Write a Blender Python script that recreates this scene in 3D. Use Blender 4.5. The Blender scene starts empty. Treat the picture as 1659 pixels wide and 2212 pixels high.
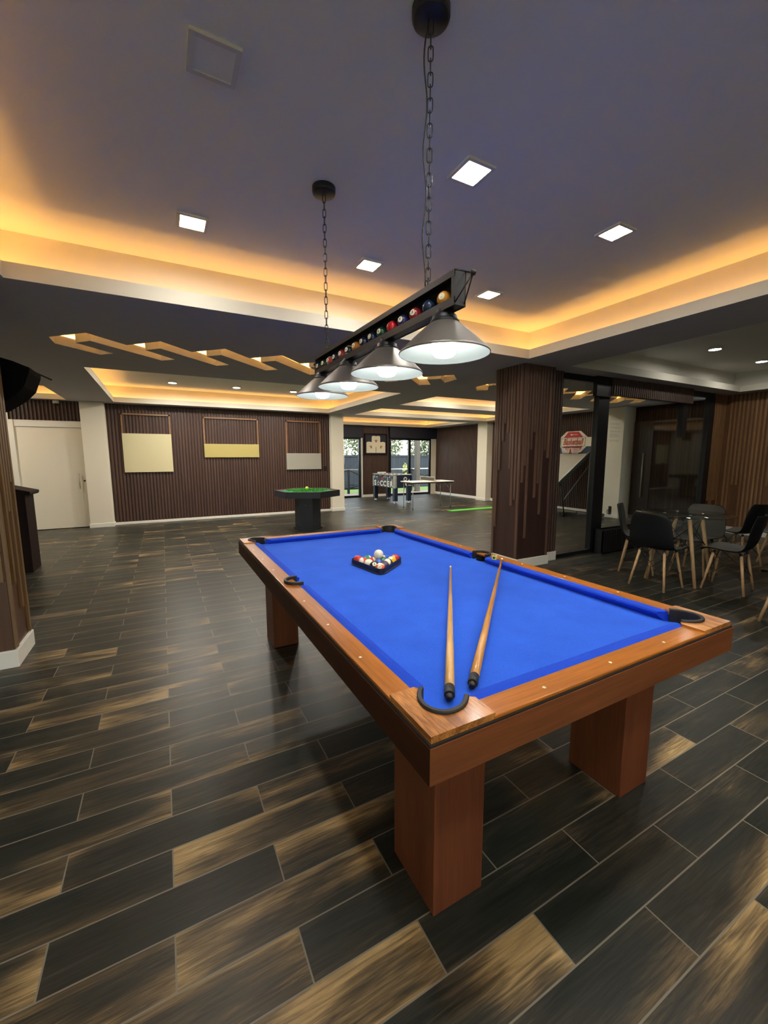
import bpy, bmesh, math, random
from mathutils import Vector, Matrix
random.seed(7)
PI = math.pi
scene = bpy.context.scene
COL = scene.collection

# ------------------------------------------------------------------ camera
CAM = (-0.47154, -0.67086, 1.4137)
yaw, pitch, roll, FPX = 0.49204, 0.131978, -0.002416, 887.0
fwd = Vector((math.sin(yaw) * math.cos(pitch), math.cos(yaw) * math.cos(pitch), -math.sin(pitch)))
rgt = Vector((math.cos(yaw), -math.sin(yaw), 0)); upv = rgt.cross(fwd)
r2 = math.cos(roll) * rgt + math.sin(roll) * upv
u2 = -math.sin(roll) * rgt + math.cos(roll) * upv
cd = bpy.data.cameras.new('camera')
cd.sensor_fit = 'VERTICAL'; cd.sensor_height = 24.0; cd.lens = FPX / 2212 * 24.0
cd.clip_start = 0.02; cd.clip_end = 300
cam = bpy.data.objects.new('camera', cd); COL.objects.link(cam)
m3 = Matrix((r2, u2, -fwd)).transposed()
cam.matrix_world = Matrix.Translation(CAM) @ m3.to_4x4()
scene.camera = cam

# ------------------------------------------------------------------ world, exposure, light levels
scene.view_settings.view_transform = 'Standard'
scene.view_settings.look = 'None'
scene.view_settings.gamma = 1.0
scene.view_settings.use_curve_mapping = False
scene.view_settings.exposure = 0.0
SKY = 1.05
SUN = 2.0; YNEAR = -4.0
PANEL = 170.0        # square and round ceiling lamps
BULB = 18.0         # bulbs of the lamp over the pool table
SPOT = 700.0        # round spotlights
LED_SLOT = 130.0    # strips above the zigzag slots
LED = 27.0          # warm strips in the ceiling coves
world = bpy.data.worlds.new('sky'); scene.world = world
world.use_nodes = True
wn = world.node_tree.nodes; wl = world.node_tree.links
sky = wn.new('ShaderNodeTexSky')
sky.sky_type = 'NISHITA'; sky.sun_disc = False; sky.sun_elevation = 0.9; sky.sun_rotation = 2.2
wn['Background'].inputs['Strength'].default_value = SKY
haze = wn.new('ShaderNodeMix'); haze.data_type = 'RGBA'; haze.inputs[0].default_value = .6
haze.inputs[7].default_value = (5.0, 4.9, 4.6, 1)       # thin bright cloud
wl.new(sky.outputs[0], haze.inputs[6]); wl.new(haze.outputs[2], wn['Background'].inputs['Color'])
sd = bpy.data.lights.new('sun', 'SUN'); sd.energy = SUN; sd.angle = 0.02; sd.color = (1, .93, .8)
so = bpy.data.objects.new('sun', sd); COL.objects.link(so)
so.rotation_euler = (math.radians(48), 0, math.radians(-50)); so.location = (6, 20, 8)

for (px, py, pw, ph, rz) in ((5.0 + 1.3, 12.9, 5.2, 2.2, 0), (-3.0, YNEAR - .15, 4.1, 2.2, PI)):   # sky sampling at the window openings
    pd = bpy.data.lights.new('window_portal', 'AREA'); pd.shape = 'RECTANGLE'; pd.size = pw; pd.size_y = ph; pd.cycles.is_portal = True
    po = bpy.data.objects.new('window_portal', pd); COL.objects.link(po)
    po.location = (px, py, 1.1); po.rotation_euler = (-PI / 2, 0, rz)

# ------------------------------------------------------------------ materials
def newmat(name):
    m = bpy.data.materials.new(name); m.use_nodes = True
    return m, m.node_tree.nodes, m.node_tree.links, m.node_tree.nodes['Principled BSDF']
def plain(name, c, rough=.5, metal=0., spec=.5, bump=0., bscale=200.):
    m, n, l, p = newmat(name)
    p.inputs['Base Color'].default_value = (*c, 1)
    p.inputs['Roughness'].default_value = rough
    p.inputs['Metallic'].default_value = metal
    p.inputs['Specular IOR Level'].default_value = spec
    if bump:
        t = n.new('ShaderNodeTexNoise'); t.inputs['Scale'].default_value = bscale; t.inputs['Detail'].default_value = 4
        g = n.new('ShaderNodeNewGeometry'); l.new(g.outputs['Position'], t.inputs['Vector'])
        b = n.new('ShaderNodeBump'); b.inputs['Strength'].default_value = bump; b.inputs['Distance'].default_value = .002
        l.new(t.outputs['Fac'], b.inputs['Height']); l.new(b.outputs['Normal'], p.inputs['Normal'])
    return m
def emit(name, c, s):
    m = bpy.data.materials.new(name); m.use_nodes = True
    n = m.node_tree.nodes; l = m.node_tree.links; n.clear()
    e = n.new('ShaderNodeEmission'); e.inputs[0].default_value = (*c, 1); e.inputs[1].default_value = s
    o = n.new('ShaderNodeOutputMaterial'); l.new(e.outputs[0], o.inputs[0])
    return m
def wood(name, c1, c2, axis='y', scale=14., rough=.3, stretch=.06, coat=0., spec=.5, bump=.05, contrast=(.3, .7)):
    """grain runs along one axis of the object"""
    m, n, l, p = newmat(name)
    tc = n.new('ShaderNodeTexCoord'); mp = n.new('ShaderNodeMapping')
    s = {'x': (stretch, 1, 1), 'y': (1, stretch, 1), 'z': (1, 1, stretch)}[axis]
    mp.inputs['Scale'].default_value = s
    l.new(tc.outputs['Object'], mp.inputs['Vector'])
    t1 = n.new('ShaderNodeTexNoise'); t1.inputs['Scale'].default_value = scale; t1.inputs['Detail'].default_value = 6
    t1.inputs['Distortion'].default_value = .6
    t2 = n.new('ShaderNodeTexNoise'); t2.inputs['Scale'].default_value = scale * 9; t2.inputs['Detail'].default_value = 3
    l.new(mp.outputs[0], t1.inputs['Vector']); l.new(mp.outputs[0], t2.inputs['Vector'])
    mx = n.new('ShaderNodeMath'); mx.operation = 'MULTIPLY_ADD'; mx.inputs[1].default_value = .4
    l.new(t2.outputs['Fac'], mx.inputs[0])
    sc_ = n.new('ShaderNodeMath'); sc_.operation = 'MULTIPLY'; sc_.inputs[1].default_value = .6
    l.new(t1.outputs['Fac'], sc_.inputs[0]); l.new(sc_.outputs[0], mx.inputs[2])
    r = n.new('ShaderNodeValToRGB')
    r.color_ramp.elements[0].position = contrast[0]; r.color_ramp.elements[0].color = (*c1, 1)
    r.color_ramp.elements[1].position = contrast[1]; r.color_ramp.elements[1].color = (*c2, 1)
    l.new(mx.outputs[0], r.inputs[0]); l.new(r.outputs[0], p.inputs['Base Color'])
    p.inputs['Roughness'].default_value = rough
    p.inputs['Specular IOR Level'].default_value = spec
    p.inputs['Coat Weight'].default_value = coat; p.inputs['Coat Roughness'].default_value = .12
    b = n.new('ShaderNodeBump'); b.inputs['Strength'].default_value = bump; b.inputs['Distance'].default_value = .002
    l.new(mx.outputs[0], b.inputs['Height']); l.new(b.outputs['Normal'], p.inputs['Normal'])
    return m
def math_node(n, l, op, a, b=None, c=None):
    x = n.new('ShaderNodeMath'); x.operation = op
    for i, v in enumerate((a, b, c)):
        if v is None: continue
        if isinstance(v, (int, float)): x.inputs[i].default_value = v
        else: l.new(v, x.inputs[i])
    return x.outputs[0]

def glass(name, tint=(1, 1, 1), refl=.06, ior=1.45):
    m = bpy.data.materials.new(name); m.use_nodes = True
    n = m.node_tree.nodes; l = m.node_tree.links; n.clear()
    t = n.new('ShaderNodeBsdfTransparent'); t.inputs[0].default_value = (*tint, 1)
    g = n.new('ShaderNodeBsdfGlossy'); g.inputs['Roughness'].default_value = .01
    lw = n.new('ShaderNodeLayerWeight'); lw.inputs[0].default_value = .5
    r0 = ((ior - 1) / (ior + 1)) ** 2
    fr = math_node(n, l, 'MULTIPLY_ADD', math_node(n, l, 'POWER', lw.outputs['Facing'], 5.0), 1 - r0, r0)
    mx = n.new('ShaderNodeMixShader'); o = n.new('ShaderNodeOutputMaterial')
    l.new(fr, mx.inputs[0]); l.new(t.outputs[0], mx.inputs[1]); l.new(g.outputs[0], mx.inputs[2])
    l.new(mx.outputs[0], o.inputs[0])
    return m
def floor_material():
    """dark wood-look porcelain planks, .658 x .1545 m, half bond, tan worn patches, grey grout"""
    m, n, l, p = newmat('porcelain plank floor')
    g = n.new('ShaderNodeNewGeometry'); s = n.new('ShaderNodeSeparateXYZ'); l.new(g.outputs['Position'], s.inputs[0])
    M = lambda *a: math_node(n, l, *a)
    v = M('DIVIDE', M('SUBTRACT', s.outputs[1], .0885), .1545)
    row = M('FLOOR', v)
    par = M('MODULO', M('ADD', row, 200.0), 2.0)
    u = M('DIVIDE', M('SUBTRACT', M('SUBTRACT', s.outputs[0], .13), M('MULTIPLY', par, -.329)), .658)
    col_ = M('FLOOR', u)
    fu = M('SUBTRACT', u, col_); fv = M('SUBTRACT', v, row)
    # distance to the joints in metres
    du = M('MULTIPLY', M('MINIMUM', fu, M('SUBTRACT', 1.0, fu)), .658)
    dv = M('MULTIPLY', M('MINIMUM', fv, M('SUBTRACT', 1.0, fv)), .1545)
    dj = M('MINIMUM', du, dv)
    grout = M('LESS_THAN', dj, .0024)
    ci = n.new('ShaderNodeCombineXYZ'); l.new(col_, ci.inputs[0]); l.new(row, ci.inputs[1])
    wnz = n.new('ShaderNodeTexWhiteNoise'); wnz.noise_dimensions = '2D'; l.new(ci.outputs[0], wnz.inputs['Vector'])
    wc = n.new('ShaderNodeSeparateColor'); l.new(wnz.outputs['Color'], wc.inputs[0])
    # stretched coordinates with a per plank offset
    cx = n.new('ShaderNodeCombineXYZ')
    l.new(M('ADD', M('MULTIPLY', s.outputs[0], .22), M('MULTIPLY', wc.outputs[0], 31.0)), cx.inputs[0])
    l.new(M('ADD', s.outputs[1], M('MULTIPLY', wc.outputs[1], 17.0)), cx.inputs[1])
    big = n.new('ShaderNodeTexNoise'); big.inputs['Scale'].default_value = 7.0; big.inputs['Detail'].default_value = 3
    big.inputs['Roughness'].default_value = .55; big.inputs['Distortion'].default_value = .35
    l.new(cx.outputs[0], big.inputs['Vector'])
    cg = n.new('ShaderNodeCombineXYZ')
    l.new(M('ADD', M('MULTIPLY', s.outputs[0], .05), M('MULTIPLY', wc.outputs[1], 23.0)), cg.inputs[0]); l.new(M('ADD', s.outputs[1], M('MULTIPLY', M('SUBTRACT', big.outputs['Fac'], .5), .02)), cg.inputs[1])
    grain = n.new('ShaderNodeTexNoise'); grain.inputs['Scale'].default_value = 100.0; grain.inputs['Detail'].default_value = 8
    grain.inputs['Roughness'].default_value = .65; grain.inputs['Distortion'].default_value = .9
    l.new(cg.outputs[0], grain.inputs['Vector'])
    # wear: noise + grain, threshold differs per plank; more at the plank edges
    edge = M('MULTIPLY', M('SUBTRACT', 1.0, M('MINIMUM', M('DIVIDE', du, .10), 1.0)), .06)
    edge2 = M('MULTIPLY', M('SUBTRACT', 1.0, M('MINIMUM', M('DIVIDE', dv, .03), 1.0)), .05)
    w = M('ADD', M('ADD', big.outputs['Fac'], M('MULTIPLY', M('SUBTRACT', grain.outputs['Fac'], .5), .28)), M('ADD', edge, edge2))
    an = n.new('ShaderNodeAttribute'); an.attribute_name = 'wear'
    av = n.new('ShaderNodeSeparateXYZ'); l.new(an.outputs['Vector'], av.inputs[0])
    th = M('ADD', w, M('MULTIPLY', M('SUBTRACT', av.outputs[0], .55), .36))
    th = M('ADD', th, M('MULTIPLY', M('MULTIPLY', av.outputs[1], M('SUBTRACT', fu, .5)), .24))
    th = M('ADD', th, M('MULTIPLY', M('MULTIPLY', av.outputs[2], M('SUBTRACT', fv, .5)), .20))
    ramp = n.new('ShaderNodeValToRGB'); cr = ramp.color_ramp
    cr.elements[0].position = .28; cr.elements[0].color = (.017, .020, .016, 1)
    cr.elements[1].position = .76; cr.elements[1].color = (.40, .275, .125, 1)
    e = cr.elements.new(.45); e.color = (.032, .031, .023, 1)
    e = cr.elements.new(.56); e.color = (.070, .054, .032, 1)
    e = cr.elements.new(.66); e.color = (.20, .138, .066, 1)
    l.new(th, ramp.inputs[0])
    gm = n.new('ShaderNodeMix'); gm.data_type = 'RGBA'; gm.blend_type = 'MULTIPLY'; gm.inputs[0].default_value = .6
    gr = n.new('ShaderNodeValToRGB'); gr.color_ramp.elements[0].position = .33; gr.color_ramp.elements[0].color = (.3, .3, .3, 1)
    gr.color_ramp.elements[1].position = .66; gr.color_ramp.elements[1].color = (1.35, 1.35, 1.35, 1)
    l.new(grain.outputs['Fac'], gr.inputs[0]); l.new(ramp.outputs[0], gm.inputs[6]); l.new(gr.outputs[0], gm.inputs[7])
    fin = n.new('ShaderNodeMix'); fin.data_type = 'RGBA'
    l.new(grout, fin.inputs[0]); l.new(gm.outputs[2], fin.inputs[6]); fin.inputs[7].default_value = (.20, .18, .14, 1)
    l.new(fin.outputs[2], p.inputs['Base Color'])
    l.new(M('ADD', .31, M('MULTIPLY', grain.outputs['Fac'], .16)), p.inputs['Roughness'])
    p.inputs['Specular IOR Level'].default_value = .38
    b = n.new('ShaderNodeBump'); b.inputs['Strength'].default_value = .25; b.inputs['Distance'].default_value = .003
    hgt = M('SUBTRACT', M('MULTIPLY', grain.outputs['Fac'], .35), M('MULTIPLY', grout, .8))
    l.new(hgt, b.inputs['Height']); l.new(b.outputs['Normal'], p.inputs['Normal'])
    return m
def cloth_material(name, c1, c2):
    m, n, l, p = newmat(name)
    g = n.new('ShaderNodeNewGeometry')
    t = n.new('ShaderNodeTexNoise'); t.inputs['Scale'].default_value = 420; t.inputs['Detail'].default_value = 3
    t2 = n.new('ShaderNodeTexNoise'); t2.inputs['Scale'].default_value = 7; t2.inputs['Detail'].default_value = 4
    l.new(g.outputs['Position'], t.inputs['Vector']); l.new(g.outputs['Position'], t2.inputs['Vector'])
    r = n.new('ShaderNodeValToRGB')
    r.color_ramp.elements[0].position = .3; r.color_ramp.elements[0].color = (*c1, 1)
    r.color_ramp.elements[1].position = .7; r.color_ramp.elements[1].color = (*c2, 1)
    a = math_node(n, l, 'ADD', math_node(n, l, 'MULTIPLY', t.outputs['Fac'], .65), math_node(n, l, 'MULTIPLY', t2.outputs['Fac'], .35))
    l.new(a, r.inputs[0]); l.new(r.outputs[0], p.inputs['Base Color'])
    p.inputs['Roughness'].default_value = .9; p.inputs['Specular IOR Level'].default_value = .15
    p.inputs['Sheen Weight'].default_value = .15; p.inputs['Sheen Tint'].default_value = (.3, .5, 1, 1)
    b = n.new('ShaderNodeBump'); b.inputs['Strength'].default_value = .25; b.inputs['Distance'].default_value = .001
    l.new(t.outputs['Fac'], b.inputs['Height']); l.new(b.outputs['Normal'], p.inputs['Normal'])
    return m

MT = {}
MT['floor'] = floor_material()
MT['cloth'] = cloth_material('worn royal blue bed cloth', (.014, .075, .52), (.026, .125, .74))  # bed cloth a little lighter than the cushion cloth
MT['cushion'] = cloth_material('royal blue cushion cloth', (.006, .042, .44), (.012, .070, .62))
MT['ceil'] = plain('grey ceiling paint', (.50, .48, .50), .85, bump=.15, bscale=260)
MT['ceil_top'] = plain('brightened ceiling paint', (.90, .90, .86), .85, bump=.15, bscale=260)  # ceiling paint lightened in colour to carry glare and bounce light
MT['cream'] = plain('cream paint', (.77, .72, .59), .7, bump=.08, bscale=160)
MT['lip'] = plain('cream lip paint', (.64, .61, .52), .75)
MT['white'] = plain('white paint', (.78, .76, .68), .55)
MT['cove'] = plain('white cove paint', (.80, .77, .70), .8)
MT['slat'] = wood('dark brown slat wood', (.045, .022, .016), (.105, .055, .038), 'z', 9, .5, .05, bump=.03)
MT['slatlight'] = wood('lit brown slat wood', (.078, .044, .032), (.175, .102, .072), 'z', 9, .45, .05, bump=.03)  # lighter copy of the slat wood, light on the slats put into colour
MT['pillarbase'] = wood('brown pillar board', (.055, .021, .007), (.105, .043, .015), 'z', 5, .5, .06, bump=.02)
MT['pillarstrip'] = wood('golden brown pillar strip', (.105, .056, .020), (.21, .120, .046), 'z', 9, .5, .05, bump=.03)
MT['slatbrown'] = wood('warm brown slat wood', (.19, .092, .038), (.42, .23, .10), 'z', 9, .5, .05, bump=.03)
MT['slatdeep'] = wood('deep brown board', (.11, .050, .021), (.21, .098, .040), 'z', 5, .5, .06, bump=.02)
MT['panelred'] = wood('red brown board', (.030, .013, .011), (.062, .027, .022), 'z', 5, .5, .06, bump=.02)
MT['strip'] = wood('lighter wood strip', (.13, .066, .032), (.25, .13, .062), 'z', 8, .5, .05, bump=.03)
MT['navy'] = plain('dark navy blind', (.012, .014, .03), .6)
MT['black'] = plain('black plastic', (.010, .010, .011), .42)
MT['rubber'] = plain('black rubber', (.018, .018, .018), .55)
MT['blackmetal'] = plain('black metal', (.030, .032, .037), .42, .5)
MT['darkframe'] = plain('black aluminium', (.012, .013, .016), .35, .3)
MT['shade'] = plain('dark bronze metal', (.23, .21, .195), .45, .7)
MT['shadein'] = plain('pale mint enamel', (.40, .45, .425), .6, spec=.3)
MT['chrome'] = plain('chrome', (.7, .7, .7), .2, 1)
MT['brass'] = plain('brass', (.65, .45, .18), .3, 1)
MT['railx'] = wood('varnished rail wood across', (.215, .068, .010), (.46, .155, .022), 'x', 16, .36, .05, coat=.08, spec=.2)
MT['raily'] = wood('varnished rail wood along', (.215, .068, .010), (.46, .155, .022), 'y', 16, .36, .05, coat=.08, spec=.2)
MT['plate'] = wood('varnished corner wood', (.20, .068, .014), (.56, .23, .055), 'y', 24, .3, .12, coat=.15, contrast=(.4, .6), spec=.35)
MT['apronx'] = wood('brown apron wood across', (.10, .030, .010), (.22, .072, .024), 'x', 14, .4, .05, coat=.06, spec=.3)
MT['aprony_shaded'] = wood('shaded apron wood along', (.030, .011, .006), (.066, .024, .011), 'y', 14, .5, .05, coat=.0, spec=.08)  # side boards: their shade is put into a darker copy of the wood
MT['legwood'] = wood('red brown leg wood', (.095, .025, .010), (.17, .052, .019), 'z', 12, .45, .05, coat=.04, spec=.25)
MT['cue'] = wood('pale cue wood', (.50, .26, .075), (.74, .46, .17), 'x', 30, .25, .03, coat=.3)
MT['cuedark'] = wood('amber cue wood', (.42, .17, .035), (.66, .34, .09), 'x', 30, .25, .03, coat=.3)
MT['ivory'] = plain('ivory', (.80, .76, .60), .3)
MT['beech'] = wood('beech leg wood', (.42, .25, .12), (.60, .40, .22), 'z', 30, .45, .08)
MT['chairout'] = plain('black moulded plastic', (.006, .007, .009), .5, spec=.25)
MT['chairin'] = plain('dark grey seat shell', (.075, .070, .058), .6, bump=.1)
MT['ball_white'] = plain('white ball resin', (.82, .78, .62), .2)
MT['shadow_gap'] = plain('dark gap', (.01, .006, .004), .8)
MT['glass'] = glass('clear glass', (.94, .97, .96), ior=1.35)
MT['tint'] = glass('smoked glass', (.84, .87, .87), ior=1.5)
MT['tabletop'] = glass('table glass', (.80, .85, .84), ior=1.5)
MT['frost'] = plain('frosted lettering', (.75, .74, .70), .9)
MT['panel_on'] = emit('lit lamp panel', (1, .96, .86), PANEL)
MT['spot_on'] = emit('lit spotlight', (1, .95, .84), SPOT)
MT['bulb'] = emit('lit bulb', (1, .98, .92), BULB)
MT['led'] = emit('warm led strip', (1, .47, .10), LED)
MT['led_slot'] = emit('warm slot led strip', (1, .50, .13), LED_SLOT)
MT['gold'] = plain('pale gold board', (.62, .56, .34), .45)
MT['golddeep'] = plain('deep gold board', (.44, .36, .12), .45)
MT['grey'] = plain('grey board', (.34, .33, .28), .5)
MT['thinframe'] = wood('thin brown frame wood', (.20, .10, .05), (.32, .17, .08), 'x', 10, .4)
MT['greenfelt'] = plain('green felt', (.012, .16, .06), .95, bump=.3, bscale=90)
MT['greenfuzz'] = plain('bright green turf', (.06, .32, .045), .95, bump=.5, bscale=120)
MT['mat'] = plain('bright green mat', (.12, .52, .05), .9, bump=.3, bscale=150)
MT['tennis'] = plain('yellow green felt', (.55, .75, .10), .9)
MT['blueblack'] = plain('blue black laminate', (.020, .024, .036), .4)
MT['foos'] = plain('navy laminate', (.012, .020, .045), .3)
MT['lettering'] = plain('white print', (.80, .78, .72), .5)
MT['red'] = plain('red print', (.42, .025, .03), .5)
MT['darkred'] = plain('dark red script', (.34, .03, .02), .5)
MT['creamboard'] = plain('cream board', (.66, .60, .46), .5)
MT['navyboard'] = plain('navy board', (.02, .035, .07), .5)
MT['ramp'] = plain('grey beige ramp fabric', (.30, .27, .22), .8)
MT['greenedge'] = plain('dark green rail', (.015, .045, .045), .4)
MT['grass'] = plain('sunlit lawn', (.11, .19, .04), .95, bump=.5, bscale=60)
MT['patio'] = plain('pink patio tile', (.30, .22, .19), .7)
MT['fence'] = wood('blue grey fence boards', (.014, .018, .027), (.030, .037, .052), 'z', 6, .8, .05)
MT['railing'] = plain('dark timber', (.012, .016, .022), .7)
MT['bark'] = plain('grey bark', (.10, .085, .07), .9, bump=.5, bscale=40)
MT['leaf'] = plain('tree leaf', (.14, .17, .07), .6)
MT['leafyellow'] = plain('yellow green leaf', (.42, .46, .08), .6)
MT['jersey'] = plain('cream jersey cloth', (.78, .72, .56), .9)
MT['emblem'] = plain('brown gold print', (.34, .20, .05), .8)
MT['deepblack'] = plain('deep black casing', (.0015, .0015, .0015), .8, spec=.05)
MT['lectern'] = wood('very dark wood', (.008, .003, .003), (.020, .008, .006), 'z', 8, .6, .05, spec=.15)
MT['chalkyellow'] = plain('yellow green chalk wrap', (.68, .74, .16), .6)
MT['steel'] = plain('light grey metal', (.50, .50, .46), .35, .6)

# ------------------------------------------------------------------ mesh building
class MB:
    def __init__(s): s.v = []; s.f = []; s.mi = []; s.sm = []
    def add(s, vs, fs, mi=0, smooth=False):
        b = len(s.v); s.v += [tuple(v) for v in vs]
        for f in fs: s.f.append([b + i for i in f]); s.mi.append(mi); s.sm.append(smooth)
        return s
    def box(s, x0, x1, y0, y1, z0, z1, mi=0, bev=0.):
        if bev <= 0:
            vs = [(x, y, z) for z in (z0, z1) for y in (y0, y1) for x in (x0, x1)]
            return s.add(vs, [(0, 2, 3, 1), (4, 5, 7, 6), (0, 1, 5, 4), (2, 6, 7, 3), (0, 4, 6, 2), (1, 3, 7, 5)], mi)
        b = min(bev, (x1 - x0) * .49, (y1 - y0) * .49, (z1 - z0) * .49)
        bm = bmesh.new(); bmesh.ops.create_cube(bm, size=1)
        for v in bm.verts: v.co = ((x0 + x1) / 2 + v.co.x * (x1 - x0), (y0 + y1) / 2 + v.co.y * (y1 - y0), (z0 + z1) / 2 + v.co.z * (z1 - z0))
        bmesh.ops.bevel(bm, geom=bm.edges[:], offset=b, segments=2, affect='EDGES', profile=.5)
        bm.verts.index_update()
        s.add([v.co[:] for v in bm.verts], [[v.index for v in f.verts] for f in bm.faces], mi); bm.free(); return s
    def prism(s, poly, a0, a1, axis='z', mi=0, smooth=False, cap=True):
        """poly in the two other axes (xy for z, xz for y, yz for x)"""
        def P(p, a):
            return {'z': (p[0], p[1], a), 'y': (p[0], a, p[1]), 'x': (a, p[0], p[1])}[axis]
        k = len(poly); vs = [P(p, a0) for p in poly] + [P(p, a1) for p in poly]
        s.add(vs, [(i, (i + 1) % k, k + (i + 1) % k, k + i) for i in range(k)], mi, smooth)
        if cap: s.add(vs, [list(range(k))[::-1], list(range(k, 2 * k))], mi)
        return s
    def lathe(s, prof, c=(0, 0, 0), seg=32, mi=0, smooth=True):
        n = len(prof); vs = []
        for i in range(seg):
            a = 2 * PI * i / seg
            vs += [(c[0] + r * math.cos(a), c[1] + r * math.sin(a), c[2] + z) for r, z in prof]
        fs = [(i * n + j, ((i + 1) % seg) * n + j, ((i + 1) % seg) * n + j + 1, i * n + j + 1) for i in range(seg) for j in range(n - 1)]
        s.add(vs, fs, mi, smooth); return s
    def tube(s, pts, r, seg=8, mi=0, closed=False, cap=True, smooth=True):
        pts = [Vector(p) for p in pts]; n = len(pts)
        rr = r if isinstance(r, (list, tuple)) else [r] * n
        vs = []; prev = None
        for i, p in enumerate(pts):
            if closed: t = pts[(i + 1) % n] - pts[i - 1]
            else: t = pts[min(i + 1, n - 1)] - pts[max(i - 1, 0)]
            t.normalize()
            if prev is None:
                u = t.orthogonal().normalized()
            else:
                u = (prev - t * prev.dot(t))
                u = u.normalized() if u.length > 1e-6 else t.orthogonal().normalized()
            prev = u; w = t.cross(u)
            vs += [p + (u * math.cos(2 * PI * k / seg) + w * math.sin(2 * PI * k / seg)) * rr[i] for k in range(seg)]
        m = n if closed else n - 1
        fs = [(i * seg + k, i * seg + (k + 1) % seg, ((i + 1) % n) * seg + (k + 1) % seg, ((i + 1) % n) * seg + k) for i in range(m) for k in range(seg)]
        s.add(vs, fs, mi, smooth)
        if cap and not closed:
            s.add([vs[k] for k in range(seg)], [list(range(seg))[::-1]], mi)
            s.add([vs[(n - 1) * seg + k] for k in range(seg)], [list(range(seg))], mi)
        return s
    def sphere(s, c, r, seg=20, rings=12, mi=0, band=None):
        n = rings; vs = []
        for i in range(seg):
            a = 2 * PI * i / seg
            for j in range(n + 1):
                th = PI * j / n
                vs.append((c[0] + r * math.sin(th) * math.cos(a), c[1] + r * math.sin(th) * math.sin(a), c[2] + r * math.cos(th)))
        b = len(s.v); s.v += vs
        for i in range(seg):
            for j in range(n):
                f = [b + i * (n + 1) + j, b + i * (n + 1) + j + 1, b + ((i + 1) % seg) * (n + 1) + j + 1, b + ((i + 1) % seg) * (n + 1) + j]
                if j == 0: f = f[:3]
                elif j == n - 1: f = [f[0], f[1], f[3]]
                s.f.append(f); s.mi.append(band(j) if band else mi); s.sm.append(True)
        return s
    def xf(s, M, start=0):
        for i in range(start, len(s.v)): s.v[i] = tuple(M @ Vector(s.v[i]))
        return s
    def build(s, name, mats, parent=None, loc=None):
        if not isinstance(mats, (list, tuple)): mats = [mats]
        me = bpy.data.meshes.new(name)
        me.from_pydata(s.v, [], s.f)
        for m in mats: me.materials.append(m)
        me.polygons.foreach_set('material_index', s.mi); me.polygons.foreach_set('use_smooth', s.sm)
        bm = bmesh.new(); bm.from_mesh(me)
        bmesh.ops.remove_doubles(bm, verts=bm.verts, dist=1e-6)
        bmesh.ops.recalc_face_normals(bm, faces=bm.faces)
        bm.to_mesh(me); bm.free(); me.update()
        o = bpy.data.objects.new(name, me); COL.objects.link(o)
        if parent is not None: o.parent = parent
        if loc is not None: o.location = loc
        return o

def empty(name, loc=(0, 0, 0), rz=0.):
    o = bpy.data.objects.new(name, None); COL.objects.link(o)
    o.location = loc; o.rotation_euler = (0, 0, rz); o.empty_display_size = .1
    return o
def tag(o, label=None, cat=None, group=None, kind=None):
    if label: o['label'] = label
    if cat: o['category'] = cat
    if group: o['group'] = group
    if kind: o['kind'] = kind
    return o
def thing(name, label, cat, loc=(0, 0, 0), rz=0., group=None):
    return tag(empty(name, loc, rz), label, cat, group)
def struct(mb, name, mats, parent=None):
    o = mb.build(name, mats, parent)
    if parent is None: o['kind'] = 'structure'
    return o
def copy_tree(o, parent=None):
    c = o.copy(); COL.objects.link(c)
    if parent is not None: c.parent = parent
    for ch in list(o.children): copy_tree(ch, c)
    return c
def text_mesh(txt, size, shear=0., bold=0., align='CENTER', res=3, space=1.):
    cu = bpy.data.curves.new('lettering', 'FONT'); cu.body = txt; cu.size = size; cu.shear = shear
    cu.align_x = align; cu.align_y = 'CENTER'; cu.resolution_u = res; cu.offset = bold; cu.space_character = space
    o = bpy.data.objects.new('lettering', cu); COL.objects.link(o)
    dg = bpy.context.evaluated_depsgraph_get(); me = o.evaluated_get(dg).to_mesh()
    vs = [v.co.copy() for v in me.vertices]; fs = [list(p.vertices) for p in me.polygons]
    o.evaluated_get(dg).to_mesh_clear()
    bpy.data.objects.remove(o); bpy.data.curves.remove(cu)
    return vs, fs
def filled(outer, holes, z):
    """flat face with holes, from a 2D curve"""
    cu = bpy.data.curves.new('fill', 'CURVE'); cu.dimensions = '2D'; cu.fill_mode = 'BOTH'
    for ring in [outer] + holes:
        sp = cu.splines.new('POLY'); sp.points.add(len(ring) - 1); sp.use_cyclic_u = True
        for p, q in zip(sp.points, ring): p.co = (q[0], q[1], 0, 1)
    o = bpy.data.objects.new('fill', cu); COL.objects.link(o)
    dg = bpy.context.evaluated_depsgraph_get(); me = o.evaluated_get(dg).to_mesh()
    vs = [(v.co.x, v.co.y, z) for v in me.vertices]; fs = [list(p.vertices) for p in me.polygons]
    o.evaluated_get(dg).to_mesh_clear(); bpy.data.objects.remove(o); bpy.data.curves.remove(cu)
    return vs, fs

# ================================================================== ROOM SHELL
XL, XR, YN, YB, YF, ZD, ZC = -6.0, 9.3, -4.0, 9.66, 12.75, 2.53, 2.87
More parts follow.
